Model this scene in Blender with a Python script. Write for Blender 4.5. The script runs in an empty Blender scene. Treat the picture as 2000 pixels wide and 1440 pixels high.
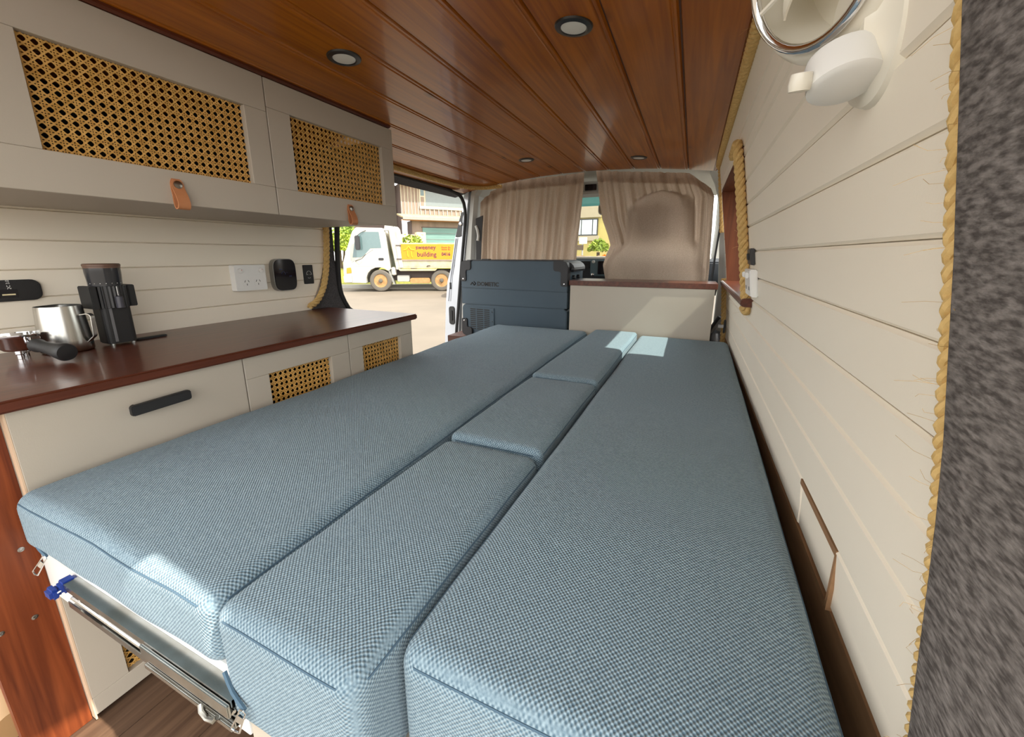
import bpy, bmesh, math, random
from mathutils import Vector, Matrix, noise
random.seed(7)
sc = bpy.context.scene
col = sc.collection
R = math.radians
C = 0.961            # eye height above the van floor; all z below are measured from the eye
# ------------------------------------------------------------------ camera, sky, sun, exposure
cd = bpy.data.cameras.new('camera'); cam = bpy.data.objects.new('camera', cd); col.objects.link(cam)
cd.sensor_width = 36; cd.lens = 36*776.7/2000; cd.shift_y = -0.02; cd.clip_start = .01; cd.clip_end = 500
cam.location = (0, 0, C); cam.rotation_euler = (R(90-13.14), 0, R(23.92)); sc.camera = cam
w = bpy.data.worlds.new('sky'); sc.world = w; w.use_nodes = True
bg = w.node_tree.nodes['Background']; bg.inputs[0].default_value = (1, .985, .95, 1); bg.inputs[1].default_value = 1.0
sl = bpy.data.lights.new('sun', 'SUN'); sl.energy = 2.3; sl.angle = R(.6); sl.color = (1, .93, .80)
so = bpy.data.objects.new('sun', sl); col.objects.link(so)
so.rotation_euler = Vector((-1, .10, -1.24)).to_track_quat('-Z', 'Y').to_euler(); so.location = (4, 0, 6)
sc.view_settings.view_transform = 'Standard'; sc.view_settings.look = 'None'
sc.view_settings.exposure = 2.08; sc.view_settings.gamma = 1; sc.view_settings.use_curve_mapping = False
sc.cycles.max_bounces = 10; sc.cycles.diffuse_bounces = 6; sc.cycles.sample_clamp_indirect = 8

# ------------------------------------------------------------------ materials
MATS = {}
def newmat(name):
    m = bpy.data.materials.new(name); m.use_nodes = True; MATS[name] = m
    nt = m.node_tree; b = nt.nodes['Principled BSDF']
    return m, nt, b
def nd(nt, t, **kw):
    n = nt.nodes.new(t)
    for k, v in kw.items():
        if k.startswith('i_'): n.inputs[k[2:].replace('_', ' ')].default_value = v
        else: setattr(n, k, v)
    return n
def coords(nt, scale=(1, 1, 1)):
    tc = nd(nt, 'ShaderNodeTexCoord'); mp = nd(nt, 'ShaderNodeMapping'); mp.inputs['Scale'].default_value = scale
    nt.links.new(tc.outputs['Object'], mp.inputs['Vector']); return mp.outputs['Vector']
def ramp(nt, fac, c1, c2, p1=.3, p2=.7):
    r = nd(nt, 'ShaderNodeValToRGB'); e = r.color_ramp.elements
    e[0].color = (*c1, 1); e[1].color = (*c2, 1); e[0].position = p1; e[1].position = p2
    nt.links.new(fac, r.inputs['Fac']); return r.outputs['Color']
def bumpn(nt, b, h, strength, dist):
    bn = nd(nt, 'ShaderNodeBump'); bn.inputs['Strength'].default_value = strength; bn.inputs['Distance'].default_value = dist
    nt.links.new(h, bn.inputs['Height']); nt.links.new(bn.outputs['Normal'], b.inputs['Normal'])
def mat(name, c, rough=.5, metal=0, c2=None, ns=6, sc3=(1, 1, 1), bump=0, bs=300, coat=0, spec=.5, det=4, p1=.3, p2=.7):
    m, nt, b = newmat(name)
    b.inputs['Base Color'].default_value = (*c, 1); b.inputs['Roughness'].default_value = rough
    b.inputs['Metallic'].default_value = metal; b.inputs['Coat Weight'].default_value = coat
    b.inputs['Specular IOR Level'].default_value = spec; b.inputs['Coat Roughness'].default_value = .12
    v = coords(nt, sc3)
    n = nd(nt, 'ShaderNodeTexNoise'); n.inputs['Scale'].default_value = ns; n.inputs['Detail'].default_value = det
    nt.links.new(v, n.inputs['Vector'])
    c2 = c2 or tuple(x*.93 for x in c)
    nt.links.new(ramp(nt, n.outputs['Fac'], c2, c, p1, p2), b.inputs['Base Color'])
    if bump:
        n2 = nd(nt, 'ShaderNodeTexNoise'); n2.inputs['Scale'].default_value = bs; n2.inputs['Detail'].default_value = 3
        nt.links.new(v, n2.inputs['Vector']); bumpn(nt, b, n2.outputs['Fac'], bump, .002)
    return m
def wood(name, c1, c2, c3, grain=(40, 2, 40), rough=.35, coat=0, knots=0, bump=.1, perobj=False):
    """grain stretched along one axis; darker streaks and optional knots"""
    m, nt, b = newmat(name); L = nt.links
    v = coords(nt, (1, 1, 1))
    if perobj:
        oi = nd(nt, 'ShaderNodeObjectInfo'); va = nd(nt, 'ShaderNodeVectorMath', operation='MULTIPLY_ADD')
        cb = nd(nt, 'ShaderNodeCombineXYZ')
        for i in range(3): L.new(oi.outputs['Random'], cb.inputs[i])
        L.new(cb.outputs[0], va.inputs[0]); va.inputs[1].default_value = (3, 17, 5); L.new(v, va.inputs[2]); v = va.outputs[0]
    mp = nd(nt, 'ShaderNodeMapping'); mp.inputs['Scale'].default_value = grain; L.new(v, mp.inputs['Vector'])
    n = nd(nt, 'ShaderNodeTexNoise'); n.inputs['Scale'].default_value = 1; n.inputs['Detail'].default_value = 6; n.inputs['Distortion'].default_value = .6
    L.new(mp.outputs[0], n.inputs['Vector'])
    n2 = nd(nt, 'ShaderNodeTexNoise'); n2.inputs['Scale'].default_value = 5; n2.inputs['Detail'].default_value = 3; L.new(v, n2.inputs['Vector'])
    mx = nd(nt, 'ShaderNodeMix', data_type='RGBA')
    L.new(ramp(nt, n.outputs['Fac'], c1, c2, .32, .68), mx.inputs[6]); mx.inputs[7].default_value = (*c3, 1)
    r2 = ramp(nt, n2.outputs['Fac'], (0, 0, 0), (.6, .6, .6), .45, .75); L.new(r2, mx.inputs[0])
    out = mx.outputs[2]
    if knots:
        mk = nd(nt, 'ShaderNodeMapping'); mk.inputs['Scale'].default_value = (7, 3.2, 7); L.new(v, mk.inputs['Vector'])
        vo = nd(nt, 'ShaderNodeTexVoronoi'); vo.inputs['Scale'].default_value = 1; L.new(mk.outputs[0], vo.inputs['Vector'])
        m2 = nd(nt, 'ShaderNodeMix', data_type='RGBA'); L.new(out, m2.inputs[6]); m2.inputs[7].default_value = (*[x*.45 for x in c1], 1)
        L.new(ramp(nt, vo.outputs['Distance'], (knots,)*3, (0, 0, 0), .03, .12), m2.inputs[0]); out = m2.outputs[2]
    L.new(out, b.inputs['Base Color']); b.inputs['Roughness'].default_value = rough; b.inputs['Specular IOR Level'].default_value = .28
    b.inputs['Coat Weight'].default_value = coat; b.inputs['Coat Roughness'].default_value = .1
    if bump: bumpn(nt, b, n.outputs['Fac'], bump, .002)
    return m
def fabric(name, c1, c2, k=760, bump=.8):
    m, nt, b = newmat(name); L = nt.links
    v = coords(nt); nz = nd(nt, 'ShaderNodeTexNoise'); nz.inputs['Scale'].default_value = 45; nz.inputs['Detail'].default_value = 2; L.new(v, nz.inputs['Vector'])
    ms = nd(nt, 'ShaderNodeVectorMath', operation='MULTIPLY_ADD'); L.new(nz.outputs['Color'], ms.inputs[0]); ms.inputs[1].default_value = (.0016,)*3; L.new(v, ms.inputs[2])
    sp = nd(nt, 'ShaderNodeSeparateXYZ'); L.new(ms.outputs[0], sp.inputs[0])
    def mth(op, a, bb):
        n = nd(nt, 'ShaderNodeMath', operation=op)
        for i, x in enumerate((a, bb)):
            if x is None: continue
            if isinstance(x, (int, float)): n.inputs[i].default_value = x
            else: L.new(x, n.inputs[i])
        return n.outputs[0]
    sx, sy, sz = [mth('SINE', mth('MULTIPLY', sp.outputs[q], k), None) for q in range(3)]
    ge = nd(nt, 'ShaderNodeNewGeometry'); sn = nd(nt, 'ShaderNodeSeparateXYZ'); L.new(ge.outputs['Normal'], sn.inputs[0])
    wx, wy, wz = [mth('POWER', mth('ABSOLUTE', sn.outputs[q], None), 2) for q in range(3)]
    h = mth('ADD', mth('ADD', mth('MULTIPLY', wz, mth('MULTIPLY', sx, sy)), mth('MULTIPLY', wy, mth('MULTIPLY', sx, sz))), mth('MULTIPLY', wx, mth('MULTIPLY', sy, sz)))
    h = mth('ADD', mth('MULTIPLY', h, .5), .5)
    n3 = nd(nt, 'ShaderNodeTexNoise'); n3.inputs['Scale'].default_value = 260; n3.inputs['Detail'].default_value = 2; L.new(v, n3.inputs['Vector'])
    f = mth('ADD', mth('MULTIPLY', h, .55), mth('MULTIPLY', n3.outputs['Fac'], .45))
    L.new(ramp(nt, f, c1, c2, .30, .68), b.inputs['Base Color'])
    b.inputs['Roughness'].default_value = .92; b.inputs['Specular IOR Level'].default_value = .2; b.inputs['Sheen Weight'].default_value = .15
    bumpn(nt, b, h, bump, .0022)
    return m
def glassm(name, tint, gloss=.12):
    m, nt, b = newmat(name); nt.nodes.remove(b); L = nt.links
    t = nd(nt, 'ShaderNodeBsdfTransparent'); t.inputs[0].default_value = (*tint, 1)
    g = nd(nt, 'ShaderNodeBsdfGlossy'); g.inputs['Roughness'].default_value = .02
    mx = nd(nt, 'ShaderNodeMixShader'); mx.inputs[0].default_value = gloss
    L.new(t.outputs[0], mx.inputs[1]); L.new(g.outputs[0], mx.inputs[2]); L.new(mx.outputs[0], nt.nodes['Material Output'].inputs[0])
    return m
def linen(name, c, c2):
    m, nt, b = newmat(name); nt.nodes.remove(b); L = nt.links
    v = coords(nt, (1, 1, 1)); n = nd(nt, 'ShaderNodeTexNoise'); n.inputs['Scale'].default_value = 300; n.inputs['Detail'].default_value = 4; L.new(v, n.inputs['Vector'])
    cr = ramp(nt, n.outputs['Fac'], c2, c, .35, .65)
    d = nd(nt, 'ShaderNodeBsdfDiffuse'); t = nd(nt, 'ShaderNodeBsdfTranslucent'); L.new(cr, d.inputs[0]); L.new(cr, t.inputs[0])
    mx = nd(nt, 'ShaderNodeMixShader'); mx.inputs[0].default_value = .55
    L.new(d.outputs[0], mx.inputs[1]); L.new(t.outputs[0], mx.inputs[2]); L.new(mx.outputs[0], nt.nodes['Material Output'].inputs[0])
    return m
def canes(name):
    return mat(name, (.72, .43, .13), .45, c2=(.50, .27, .06), ns=90, p1=.35, p2=.65)

M_paint = mat('cabinet_paint', (.475, .425, .355), .55, c2=(.455, .405, .335), ns=3, bump=.06, bs=500)
M_wallp = mat('shiplap_paint', (.87, .80, .68), .5, c2=(.84, .77, .65), ns=3, bump=.05, bs=400)
M_groove = mat('shiplap_backing', (.74, .68, .59), .7)
M_white = mat('white_plastic', (.82, .82, .80), .3)
M_offw = mat('ivory_plastic', (.80, .76, .66), .28)
M_black = mat('black_plastic', (.018, .018, .02), .35)
M_blackm = mat('matte_black', (.014, .014, .015), .55, bump=.1, bs=600)
M_rubber = mat('black_rubber', (.012, .012, .013), .6)
M_screen = mat('dark_glass', (.004, .004, .010), .06, c2=(.003, .003, .006))
M_blue = mat('blue_plastic', (.012, .04, .24), .35)
M_chrome = mat('chrome', (.80, .80, .82), .06, 1)
M_steel = mat('brushed_steel', (.62, .61, .58), .26, 1, c2=(.50, .49, .46), ns=2, sc3=(60, 60, 1), p1=.4, p2=.6)
M_zinc = mat('zinc_steel', (.46, .47, .46), .25, 1, c2=(.32, .31, .28), ns=20)
M_bronze = mat('dark_stud', (.30, .27, .24), .25, 1)
M_ceil = wood('varnished_ceiling_pine', (.25, .060, .0003), (.45, .135, .001), (.34, .092, .0005), (60, 2.2, 60), .34, .25, .8, .03, True)
M_ceilg = mat('ceiling_groove', (.10, .026, .006), .5)
M_mahog = wood('mahogany', (.060, .016, .008), (.125, .033, .016), (.09, .024, .011), (70, 3, 70), .30, .2, 0, .06)
M_post = wood('red_hardwood', (.10, .020, .006), (.25, .060, .017), (.17, .039, .011), (70, 70, 3), .42, .1, 0, .15)
M_floor = wood('vinyl_plank', (.062, .034, .022), (.145, .085, .052), (.10, .058, .036), (60, 3, 60), .5, .1, 0, .05, True)
M_recess = wood('recess_wood', (.075, .019, .006), (.15, .040, .013), (.11, .028, .009), (50, 50, 3), .65, 0, 0, .06)
M_raww = wood('raw_wood_edge', (.22, .12, .06), (.36, .20, .10), (.28, .16, .08), (60, 4, 60), .7)
M_mdf = mat('peach_board_edge', (.72, .52, .36), .7, bump=.1)
M_fab = fabric('blue_grey_weave', (.082, .143, .195), (.30, .40, .46), 1150)
M_seam = mat('seam_thread', (.07, .125, .18), .9)
M_carpet = mat('grey_felt_carpet', (.24, .218, .207), .98, c2=(.085, .075, .071), ns=300, sc3=(1, .32, 1), bump=.9, bs=420, det=5, p1=.36, p2=.66, spec=.1)
M_carpetd = mat('dark_grey_carpet', (.115, .11, .115), .98, c2=(.05, .048, .05), ns=300, bump=.6, bs=500, spec=.1)
M_rope = mat('sisal_rope', (.70, .49, .21), .85, c2=(.56, .37, .14), ns=120, sc3=(1, 1, 1), bump=.25, bs=900, spec=.15)
M_cane = canes('cane_webbing')
M_leather = mat('tan_leather', (.52, .22, .095), .6, c2=(.50, .20, .085), ns=40, bump=.2, bs=700)
M_curt = linen('linen_curtain', (.62, .50, .40), (.50, .39, .30))
M_fridge = mat('slate_plastic', (.050, .082, .112), .5, c2=(.044, .073, .10), bump=.15, bs=900)
M_bump = mat('charcoal_bumper', (.022, .023, .027), .5)
M_lens = mat('frosted_lens', (.78, .78, .74), .35)
M_body = mat('van_white_paint', (.55, .58, .63), .2, coat=.5)
M_trim = mat('grey_interior_trim', (.50, .50, .47), .6)
M_trimd = mat('dark_interior_trim', (.03, .035, .042), .5)
M_dark = mat('dark_shade_fill', (.016, .014, .012), .8)  # near black paints in the shade inside the cabinets, behind the cane holes
M_glass = glassm('clear_glass', (.93, .96, .95), .06)
M_glassb = glassm('blue_band_glass', (.10, .32, .42), .05)
M_redbr = mat('box_wood', (.09, .028, .014), .5, c2=(.06, .018, .009), ns=30, sc3=(1, 1, .2))
M_tan = mat('tan_bamboo', (.34, .20, .085), .6)

# ------------------------------------------------------------------ mesh helpers
class MB:
    def __init__(s): s.v = []; s.f = []
    def add(s, vs, fs):
        o = len(s.v); s.v += [Vector(v) for v in vs]; s.f += [tuple(i+o for i in f) for f in fs]; return s
    def box(s, x0, x1, y0, y1, z0, z1):
        return s.add([(x, y, z) for x in (x0, x1) for y in (y0, y1) for z in (z0, z1)],
                     [(0, 1, 3, 2), (4, 6, 7, 5), (0, 4, 5, 1), (2, 3, 7, 6), (0, 2, 6, 4), (1, 5, 7, 3)])
    def hexa(s, bot, top):
        n = len(bot); return s.add(list(bot)+list(top), [tuple(range(n))[::-1], tuple(range(n, 2*n))]+[(i, (i+1) % n, n+(i+1) % n, n+i) for i in range(n)])
    def prism(s, poly, ax, a, b):
        f = {'x': lambda p, t: (t, p[0], p[1]), 'y': lambda p, t: (p[0], t, p[1]), 'z': lambda p, t: (p[0], p[1], t)}[ax]
        return s.hexa([f(p, a) for p in poly], [f(p, b) for p in poly])
    def tube(s, pts, r, n=8, closed=False):
        P = [Vector(p) for p in pts]; N = len(P); rs = r if isinstance(r, (list, tuple)) else [r]*N
        up = None; vs = []
        for i in range(N):
            a = P[i-1] if (i or closed) else P[0]; b = P[(i+1) % N] if (i < N-1 or closed) else P[-1]
            t = (b-a).normalized()
            if up is None: up = t.orthogonal().normalized()
            up = (up-t*up.dot(t)).normalized(); s2 = t.cross(up)
            vs += [P[i]+rs[i]*(math.cos(2*math.pi*k/n)*up+math.sin(2*math.pi*k/n)*s2) for k in range(n)]
        fs = []
        for i in range(N if closed else N-1):
            j = (i+1) % N
            fs += [(i*n+k, i*n+(k+1) % n, j*n+(k+1) % n, j*n+k) for k in range(n)]
        if not closed: fs += [tuple(range(n))[::-1], tuple(range((N-1)*n, N*n))]
        return s.add(vs, fs)
    def lathe(s, prof, o, ax=(0, 0, 1), n=24, rx=1, ry=1, ring=False):
        q = Vector(ax).to_track_quat('Z', 'Y'); o = Vector(o); vs = []
        for r, h in prof: vs += [o+q @ Vector((rx*r*math.cos(2*math.pi*k/n), ry*r*math.sin(2*math.pi*k/n), h)) for k in range(n)]
        m = len(prof); fs = [(i*n+k, i*n+(k+1) % n, (i+1)*n+(k+1) % n, (i+1)*n+k) for i in range(m-1) for k in range(n)]
        if ring: fs += [((m-1)*n+k, (m-1)*n+(k+1) % n, (k+1) % n, k) for k in range(n)]
        else: fs += [tuple(range(n))[::-1], tuple(range((m-1)*n, m*n))]
        return s.add(vs, fs)
    def grid(s, fn, nu, nv):
        vs = [fn(i/nu, j/nv) for j in range(nv+1) for i in range(nu+1)]
        return s.add(vs, [(j*(nu+1)+i, j*(nu+1)+i+1, (j+1)*(nu+1)+i+1, (j+1)*(nu+1)+i) for j in range(nv) for i in range(nu)])
    def xf(s, M):
        s.v = [M @ v for v in s.v]; return s
    def build(s, name, m, parent=None, bev=0, seg=2, smooth=False, kind=None, label=None, ang=40, solid=0):
        me = bpy.data.meshes.new(name); me.from_pydata([(v.x, v.y, v.z+C) for v in s.v], [], s.f)
        bm = bmesh.new(); bm.from_mesh(me); bmesh.ops.recalc_face_normals(bm, faces=bm.faces)
        if bev:
            bmesh.ops.bevel(bm, geom=[e for e in bm.edges if e.calc_face_angle(0) > .5], offset=bev, segments=seg, affect='EDGES', clamp_overlap=True)
        if solid: bmesh.ops.solidify(bm, geom=bm.faces[:], thickness=solid)
        bm.to_mesh(me); bm.free()
        if smooth:
            me.polygons.foreach_set('use_smooth', [True]*len(me.polygons)); me.set_sharp_from_angle(angle=R(ang))
        me.materials.append(m if not isinstance(m, str) else MATS[m])
        o = bpy.data.objects.new(name, me); col.objects.link(o)
        if parent is not None: par(o, parent)
        if kind: o['kind'] = kind
        if label: o['label'] = label
        return o
def par(o, p):
    o.parent = p
    o.matrix_parent_inverse = Matrix.Translation(-worldloc(p))
def worldloc(p):
    return p.location.copy() if p.parent is None else Vector((0, 0, 0))
def tag(o, label, cat, group=None):
    o['label'] = label; o['category'] = cat
    if group: o['group'] = group
    return o
def thing(name, label, cat, loc=(0, 0, 0), group=None):
    o = bpy.data.objects.new(name, None); o.empty_display_size = .05; col.objects.link(o)
    o.location = (loc[0], loc[1], loc[2]+C); return tag(o, label, cat, group)
def struct(name, mb, m, **kw):
    o = mb.build(name, m, **kw); o['kind'] = 'structure'; return o
def B(*a): return MB().box(*a)
def arc(cx, cy, r, a0, a1, n=6): return [(cx+r*math.cos(R(a0+(a1-a0)*i/n)), cy+r*math.sin(R(a0+(a1-a0)*i/n))) for i in range(n+1)]
def rrect(x0, x1, y0, y1, r, n=5):
    return arc(x1-r, y1-r, r, 0, 90, n)+arc(x0+r, y1-r, r, 90, 180, n)+arc(x0+r, y0+r, r, 180, 270, n)+arc(x1-r, y0+r, r, 270, 360, n)
def textmesh(name, body, size, m, M, parent=None, ext=.0006, bold=0, align='LEFT'):
    cu = bpy.data.curves.new(name, 'FONT'); cu.body = body; cu.size = size; cu.extrude = ext; cu.offset = bold; cu.align_x = align; cu.resolution_u = 3
    t = bpy.data.objects.new(name, cu); col.objects.link(t)
    me = bpy.data.meshes.new_from_object(t); bpy.data.objects.remove(t); me.name = name
    me.transform(Matrix.Translation((0, 0, C)) @ M); me.materials.clear(); me.materials.append(m)
    o = bpy.data.objects.new(name, me); col.objects.link(o)
    if parent is not None: par(o, parent)
    return o
def frame(o, x, y):      # matrix with local x, y axes and origin
    x = Vector(x).normalized(); y = Vector(y).normalized(); z = x.cross(y)
    return Matrix(((x.x, y.x, z.x, o[0]), (x.y, y.y, z.y, o[1]), (x.z, y.z, z.z, o[2]), (0, 0, 0, 1)))
def clone(o, loc, parent=None, rot=None):
    c = o.copy(); col.objects.link(c); c.location = loc
    if rot: c.rotation_euler = rot
    if parent is not None: c.parent = parent; c.matrix_parent_inverse = o.matrix_parent_inverse
    return c
def smooth_path(pts, step):
    P = [Vector(p) for p in pts]; P = [P[0]*2-P[1]]+P+[P[-1]*2-P[-2]]; out = []
    for i in range(1, len(P)-2):
        n = max(2, int((P[i+1]-P[i]).length/step))
        for k in range(n):
            t = k/n; a, b, c, d = P[i-1], P[i], P[i+1], P[i+2]
            out.append(.5*((2*b)+(c-a)*t+(2*a-5*b+4*c-d)*t*t+(3*b-a-3*c+d)*t**3))
    out.append(P[-2]); return out
def rope(name, label, pts, rad=.014, pitch=.058, fibres=20, out=(0, 0, 0)):
    path = smooth_path(pts, pitch/9); mb = MB(); N = len(path); up = None; fr = []
    s = 0
    for i in range(N):
        t = (path[min(i+1, N-1)]-path[max(i-1, 0)]).normalized()
        if up is None: up = t.orthogonal().normalized()
        up = (up-t*up.dot(t)).normalized(); fr.append((up.copy(), t.cross(up)))
    ln = [0]
    for i in range(1, N): ln.append(ln[-1]+(path[i]-path[i-1]).length)
    for k in range(3):
        st = []
        for i in range(N):
            a = 2*math.pi*(ln[i]/pitch+k/3); st.append(path[i]+rad*.53*(math.cos(a)*fr[i][0]+math.sin(a)*fr[i][1]))
        mb.tube(st, rad*.47, 8)
    o = tag(mb.build(name, M_rope, smooth=True), label, 'rope')
    if fibres:
        fb = MB()
        for _ in range(fibres):
            i = random.randrange(N); a = random.uniform(0, 6.28)
            d = (math.cos(a)*fr[i][0]+math.sin(a)*fr[i][1])+Vector(out)*.8; d.normalize(); b = path[i]+d*rad*.8
            e = Vector([random.uniform(-1, 1) for _ in range(3)])
            l = random.uniform(.006, .022); fb.tube([b, b+d*l*.6+e*l*.1, b+d*l+e*l*.5], .00014, 3)
        fb.build('loose_fibre', M_rope, o, kind='stuff')
    return o

# right wall section: x of the lining for a height z
WP = [(-.961, .205), (-.4, .2), (-.146, .176), (0, .155), (.2975, .107), (.43, .085), (.62, .05)]
def xw(z):
    for (a, xa), (b, xb) in zip(WP, WP[1:]):
        if z <= b: return xa+(xb-xa)*(z-a)/(b-a)
    return WP[-1][1]
def sstep(a, b, t):
    t = max(0, min(1, (t-a)/(b-a))); return t*t*(3-2*t)
def zc(x): return .497-.104*(x+.65)**2      # ceiling crown

# ================================================================== STRUCTURE
fl = struct('floor', B(-1.6, .21, .05, 3.4, -.985, -.964), M_dark)
for i in range(12):                                   # vinyl floor planks
    x0 = -1.585+i*.15
    for j, (a, b) in enumerate(((.06, .9+.25*(i % 3)), (.9+.25*(i % 3), 2.6))):
        B(x0+.0006, x0+.1494, a+.0006, b-.0006, -.964, -.961).build('floor_plank', M_floor, fl, bev=.0006, seg=1)
ce = MB().grid(lambda u, v: (-1.62+u*1.73, .2+v*2.36, zc(-1.62+u*1.73)+.013), 24, 2)
ceil = struct('ceiling', ce, M_ceilg, solid=.006)
w2 = .0722
poly = [(-w2+.0012, .006), (-w2+.0045, 0), (w2-.0165, 0), (w2-.0145, .0028), (w2-.0115, .0028), (w2-.0095, 0), (w2-.0045, 0), (w2-.0012, .006), (w2-.0012, .0125), (-w2+.0012, .0125)]
pl0 = None
for k in range(11):
    xm = .004-.1445*k
    if pl0 is None:
        pl0 = MB().prism(poly, 'y', .2, 2.56).build('ceiling_plank', M_ceil, ceil)
        pl0.data.transform(Matrix.Translation((0, 0, -C))); o = pl0
    else:
        o = pl0.copy(); col.objects.link(o)
    o.matrix_parent_inverse = Matrix(); o.location = (xm, 0, zc(xm)+C); o.rotation_euler = (0, math.atan(.208*(xm+.65)), 0)

# left wall boards and carpeted door pillar
wl = struct('wall_left', B(-1.60, -1.578, .1, 1.44, -.961, .41), M_groove)
zs = [.13, .115, .038, -.037, -.108, -.182, -.255]
ye = [1.398, 1.395, 1.39, 1.375, 1.35, 1.31, 1.275]
for i in range(6):
    z1, z0 = zs[i], zs[i+1]
    mb = MB(); yn = .12
    sec = [(-1.5785, z0+.0006), (-1.573, z0+.0006), (-1.570, z0+.003), (-1.570, z1-.002), (-1.573, z1-.0004), (-1.5785, z1-.0004)]
    mb.hexa([(x, yn, z) for x, z in sec], [(x, ye[i+1]+(ye[i]-ye[i+1])*(z-z0)/(z1-z0), z) for x, z in sec])
    mb.build('shiplap_board', M_wallp, wl)
st = struct('trim_1', MB().prism([(1.255, -.961), (1.255, -.25), (1.33, -.19), (1.37, -.08), (1.39, .03), (1.395, .46), (1.452, .46), (1.448, .1), (1.446, -.1), (1.455, -.18), (1.50, -.26), (1.56, -.32), (1.60, -.961)], 'x', -1.60, -1.5715), M_carpetd, bev=.004)
st['label'] = 'dark grey carpeted pillar beside the sliding door opening'
# carpet strip behind upper cabinet line / above door
struct('trim_2', MB().prism([(-1.60, .40), (-1.49, .428), (-1.42, .440), (-1.42, .47), (-1.60, .47)], 'y', 1.395, 2.6), M_carpetd, bev=.004)
seal = [(-1.578, 1.60, -.90), (-1.574, 1.565, -.36), (-1.572, 1.50, -.262), (-1.571, 1.462, -.19), (-1.568, 1.452, -.1), (-1.55, 1.452, .1), (-1.52, 1.455, .30), (-1.51, 1.475, .385), (-1.505, 1.54, .413), (-1.503, 1.8, .421), (-1.500, 2.2, .417), (-1.497, 2.42, .408), (-1.493, 2.51, .385), (-1.49, 2.548, .31), (-1.50, 2.555, .2), (-1.53, 2.555, -.03), (-1.577, 2.553, -.417), (-1.598, 2.55, -.607), (-1.62, 2.55, -.9)]
tag(MB().tube(smooth_path(seal, .03), .012, 8).build('door_seal', M_rubber, smooth=True), 'black rubber seal running around the open sliding door', 'seal')
# front door pillar (left)
pb = thing('door_pillar', 'white painted door pillar with latch plate beside the fridge', 'pillar', (-1.6, 2.6, -.96))
pts = [(-1.522, .44), (-1.538, .331), (-1.61, .131), (-1.649, -.08), (-1.69, -.195), (-1.711, -.348), (-1.735, -.686), (-1.74, -.96)]
mb = MB(); inn = [-1.47, -1.487, -1.505, -1.53, -1.55, -1.57, -1.6, -1.62]
for (xa, za), (xb, zb), ia, ib in zip(pts, pts[1:], inn, inn[1:]):
    mb.hexa([(xb, 2.6, zb), (ib, 2.575, zb), (ib, 2.72, zb), (xb, 2.72, zb)], [(xa, 2.6, za), (ia, 2.575, za), (ia, 2.72, za), (xa, 2.72, za)])
mb.build('pillar_panel', M_body, pb)
mb = MB(); mb.tube([(-1.60, 2.594, .12), (-1.655, 2.594, -.15), (-1.685, 2.594, -.34)], .006, 6); mb.tube([(-1.585, 2.592, .12), (-1.64, 2.592, -.15), (-1.665, 2.592, -.34)], .004, 6)
mb.build('pressed_rib', M_body, pb, smooth=True)
MB().prism([(-1.545, .30), (-1.51, .30), (-1.525, .13), (-1.60, .13)], 'y', 2.584, 2.60).build('latch_plate', M_black, pb, bev=.003)
MB().lathe([(.012, 0), (.012, .01), (.006, .012)], (-1.548, 2.584, .22), (0, -1, 0), 12).build('latch_bolt', M_chrome, pb, smooth=True)
MB().prism(rrect(-1.675, -1.622, -.52, -.38, .02), 'y', 2.578, 2.60).build('handle_cup', M_black, pb, bev=.003)
MB().prism(rrect(-1.660, -1.640, -.49, -.41, .008), 'y', 2.572, 2.580).build('lock_dial', M_rubber, pb, bev=.002)
MB().prism(rrect(-1.665, -1.65, -.25, -.2, .004), 'y', 2.585, 2.60).build('bump_stop', M_rubber, pb, bev=.002)
# inner grey trim of that pillar with seat belt
tr = thing('pillar_trim', 'grey plastic trim with seat belt anchor left of the curtain', 'trim', (-1.4, 2.62, -.9))
tp = [(-1.35, .455, -1.44), (-1.40, .40, -1.452), (-1.425, .2, -1.475), (-1.44, 0, -1.505), (-1.46, -.25, -1.54), (-1.47, -.9, -1.58)]
mb = MB()
for (xi, za, xo), (xj, zb, xp) in zip(tp, tp[1:]):
    mb.hexa([(xp, 2.565, zb), (xj-.02, 2.56, zb), (xj, 2.59, zb), (xj, 2.7, zb), (xp, 2.7, zb)], [(xo, 2.565, za), (xi-.02, 2.56, za), (xi, 2.59, za), (xi, 2.7, za), (xo, 2.7, za)])
mb.build('trim_panel', M_trim, tr)
MB().hexa([(-1.425, 2.575, -.1), (-1.395, 2.585, -.1), (-1.395, 2.6, -.1), (-1.425, 2.6, -.1)], [(-1.415, 2.565, .25), (-1.37, 2.58, .27), (-1.37, 2.6, .27), (-1.415, 2.6, .25)]).build('belt_slot', M_black, tr)
MB().tube([(-1.415, 2.565, .2), (-1.40, 2.56, .17), (-1.395, 2.56, .13), (-1.40, 2.56, .10)], .010, 8).build('belt_guide', M_trim, tr, smooth=True)

# right wall: boards on the curved section, with the deep window recess left open
def wstrip(mb, za, zb, y0, y1, dx0, dx1, n=None):
    mb.hexa([(xw(za)+dx0, y0, za), (xw(za)+dx1, y0, za), (xw(zb)+dx1, y0, zb), (xw(zb)+dx0, y0, zb)], [(xw(za)+dx0, y1, za), (xw(za)+dx1, y1, za), (xw(zb)+dx1, y1, zb), (xw(zb)+dx0, y1, zb)])
mb = MB(); lv = [-.961, -.4, -.27, -.146, -.142]
for a, b in zip(lv, lv[1:]): wstrip(mb, a, b, .22, 2.38, .006, .02)
lv = [-.142, 0, .15, .2975, .306]
for a, b in zip(lv, lv[1:]):
    wstrip(mb, a, b, .34, 1.392, .006, .02); wstrip(mb, a, b, 2.308, 2.38, .006, .02)
for a, b in zip((.306, .43), (.43, .60)): wstrip(mb, a, b, .3, 2.6, .006, .02)
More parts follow.
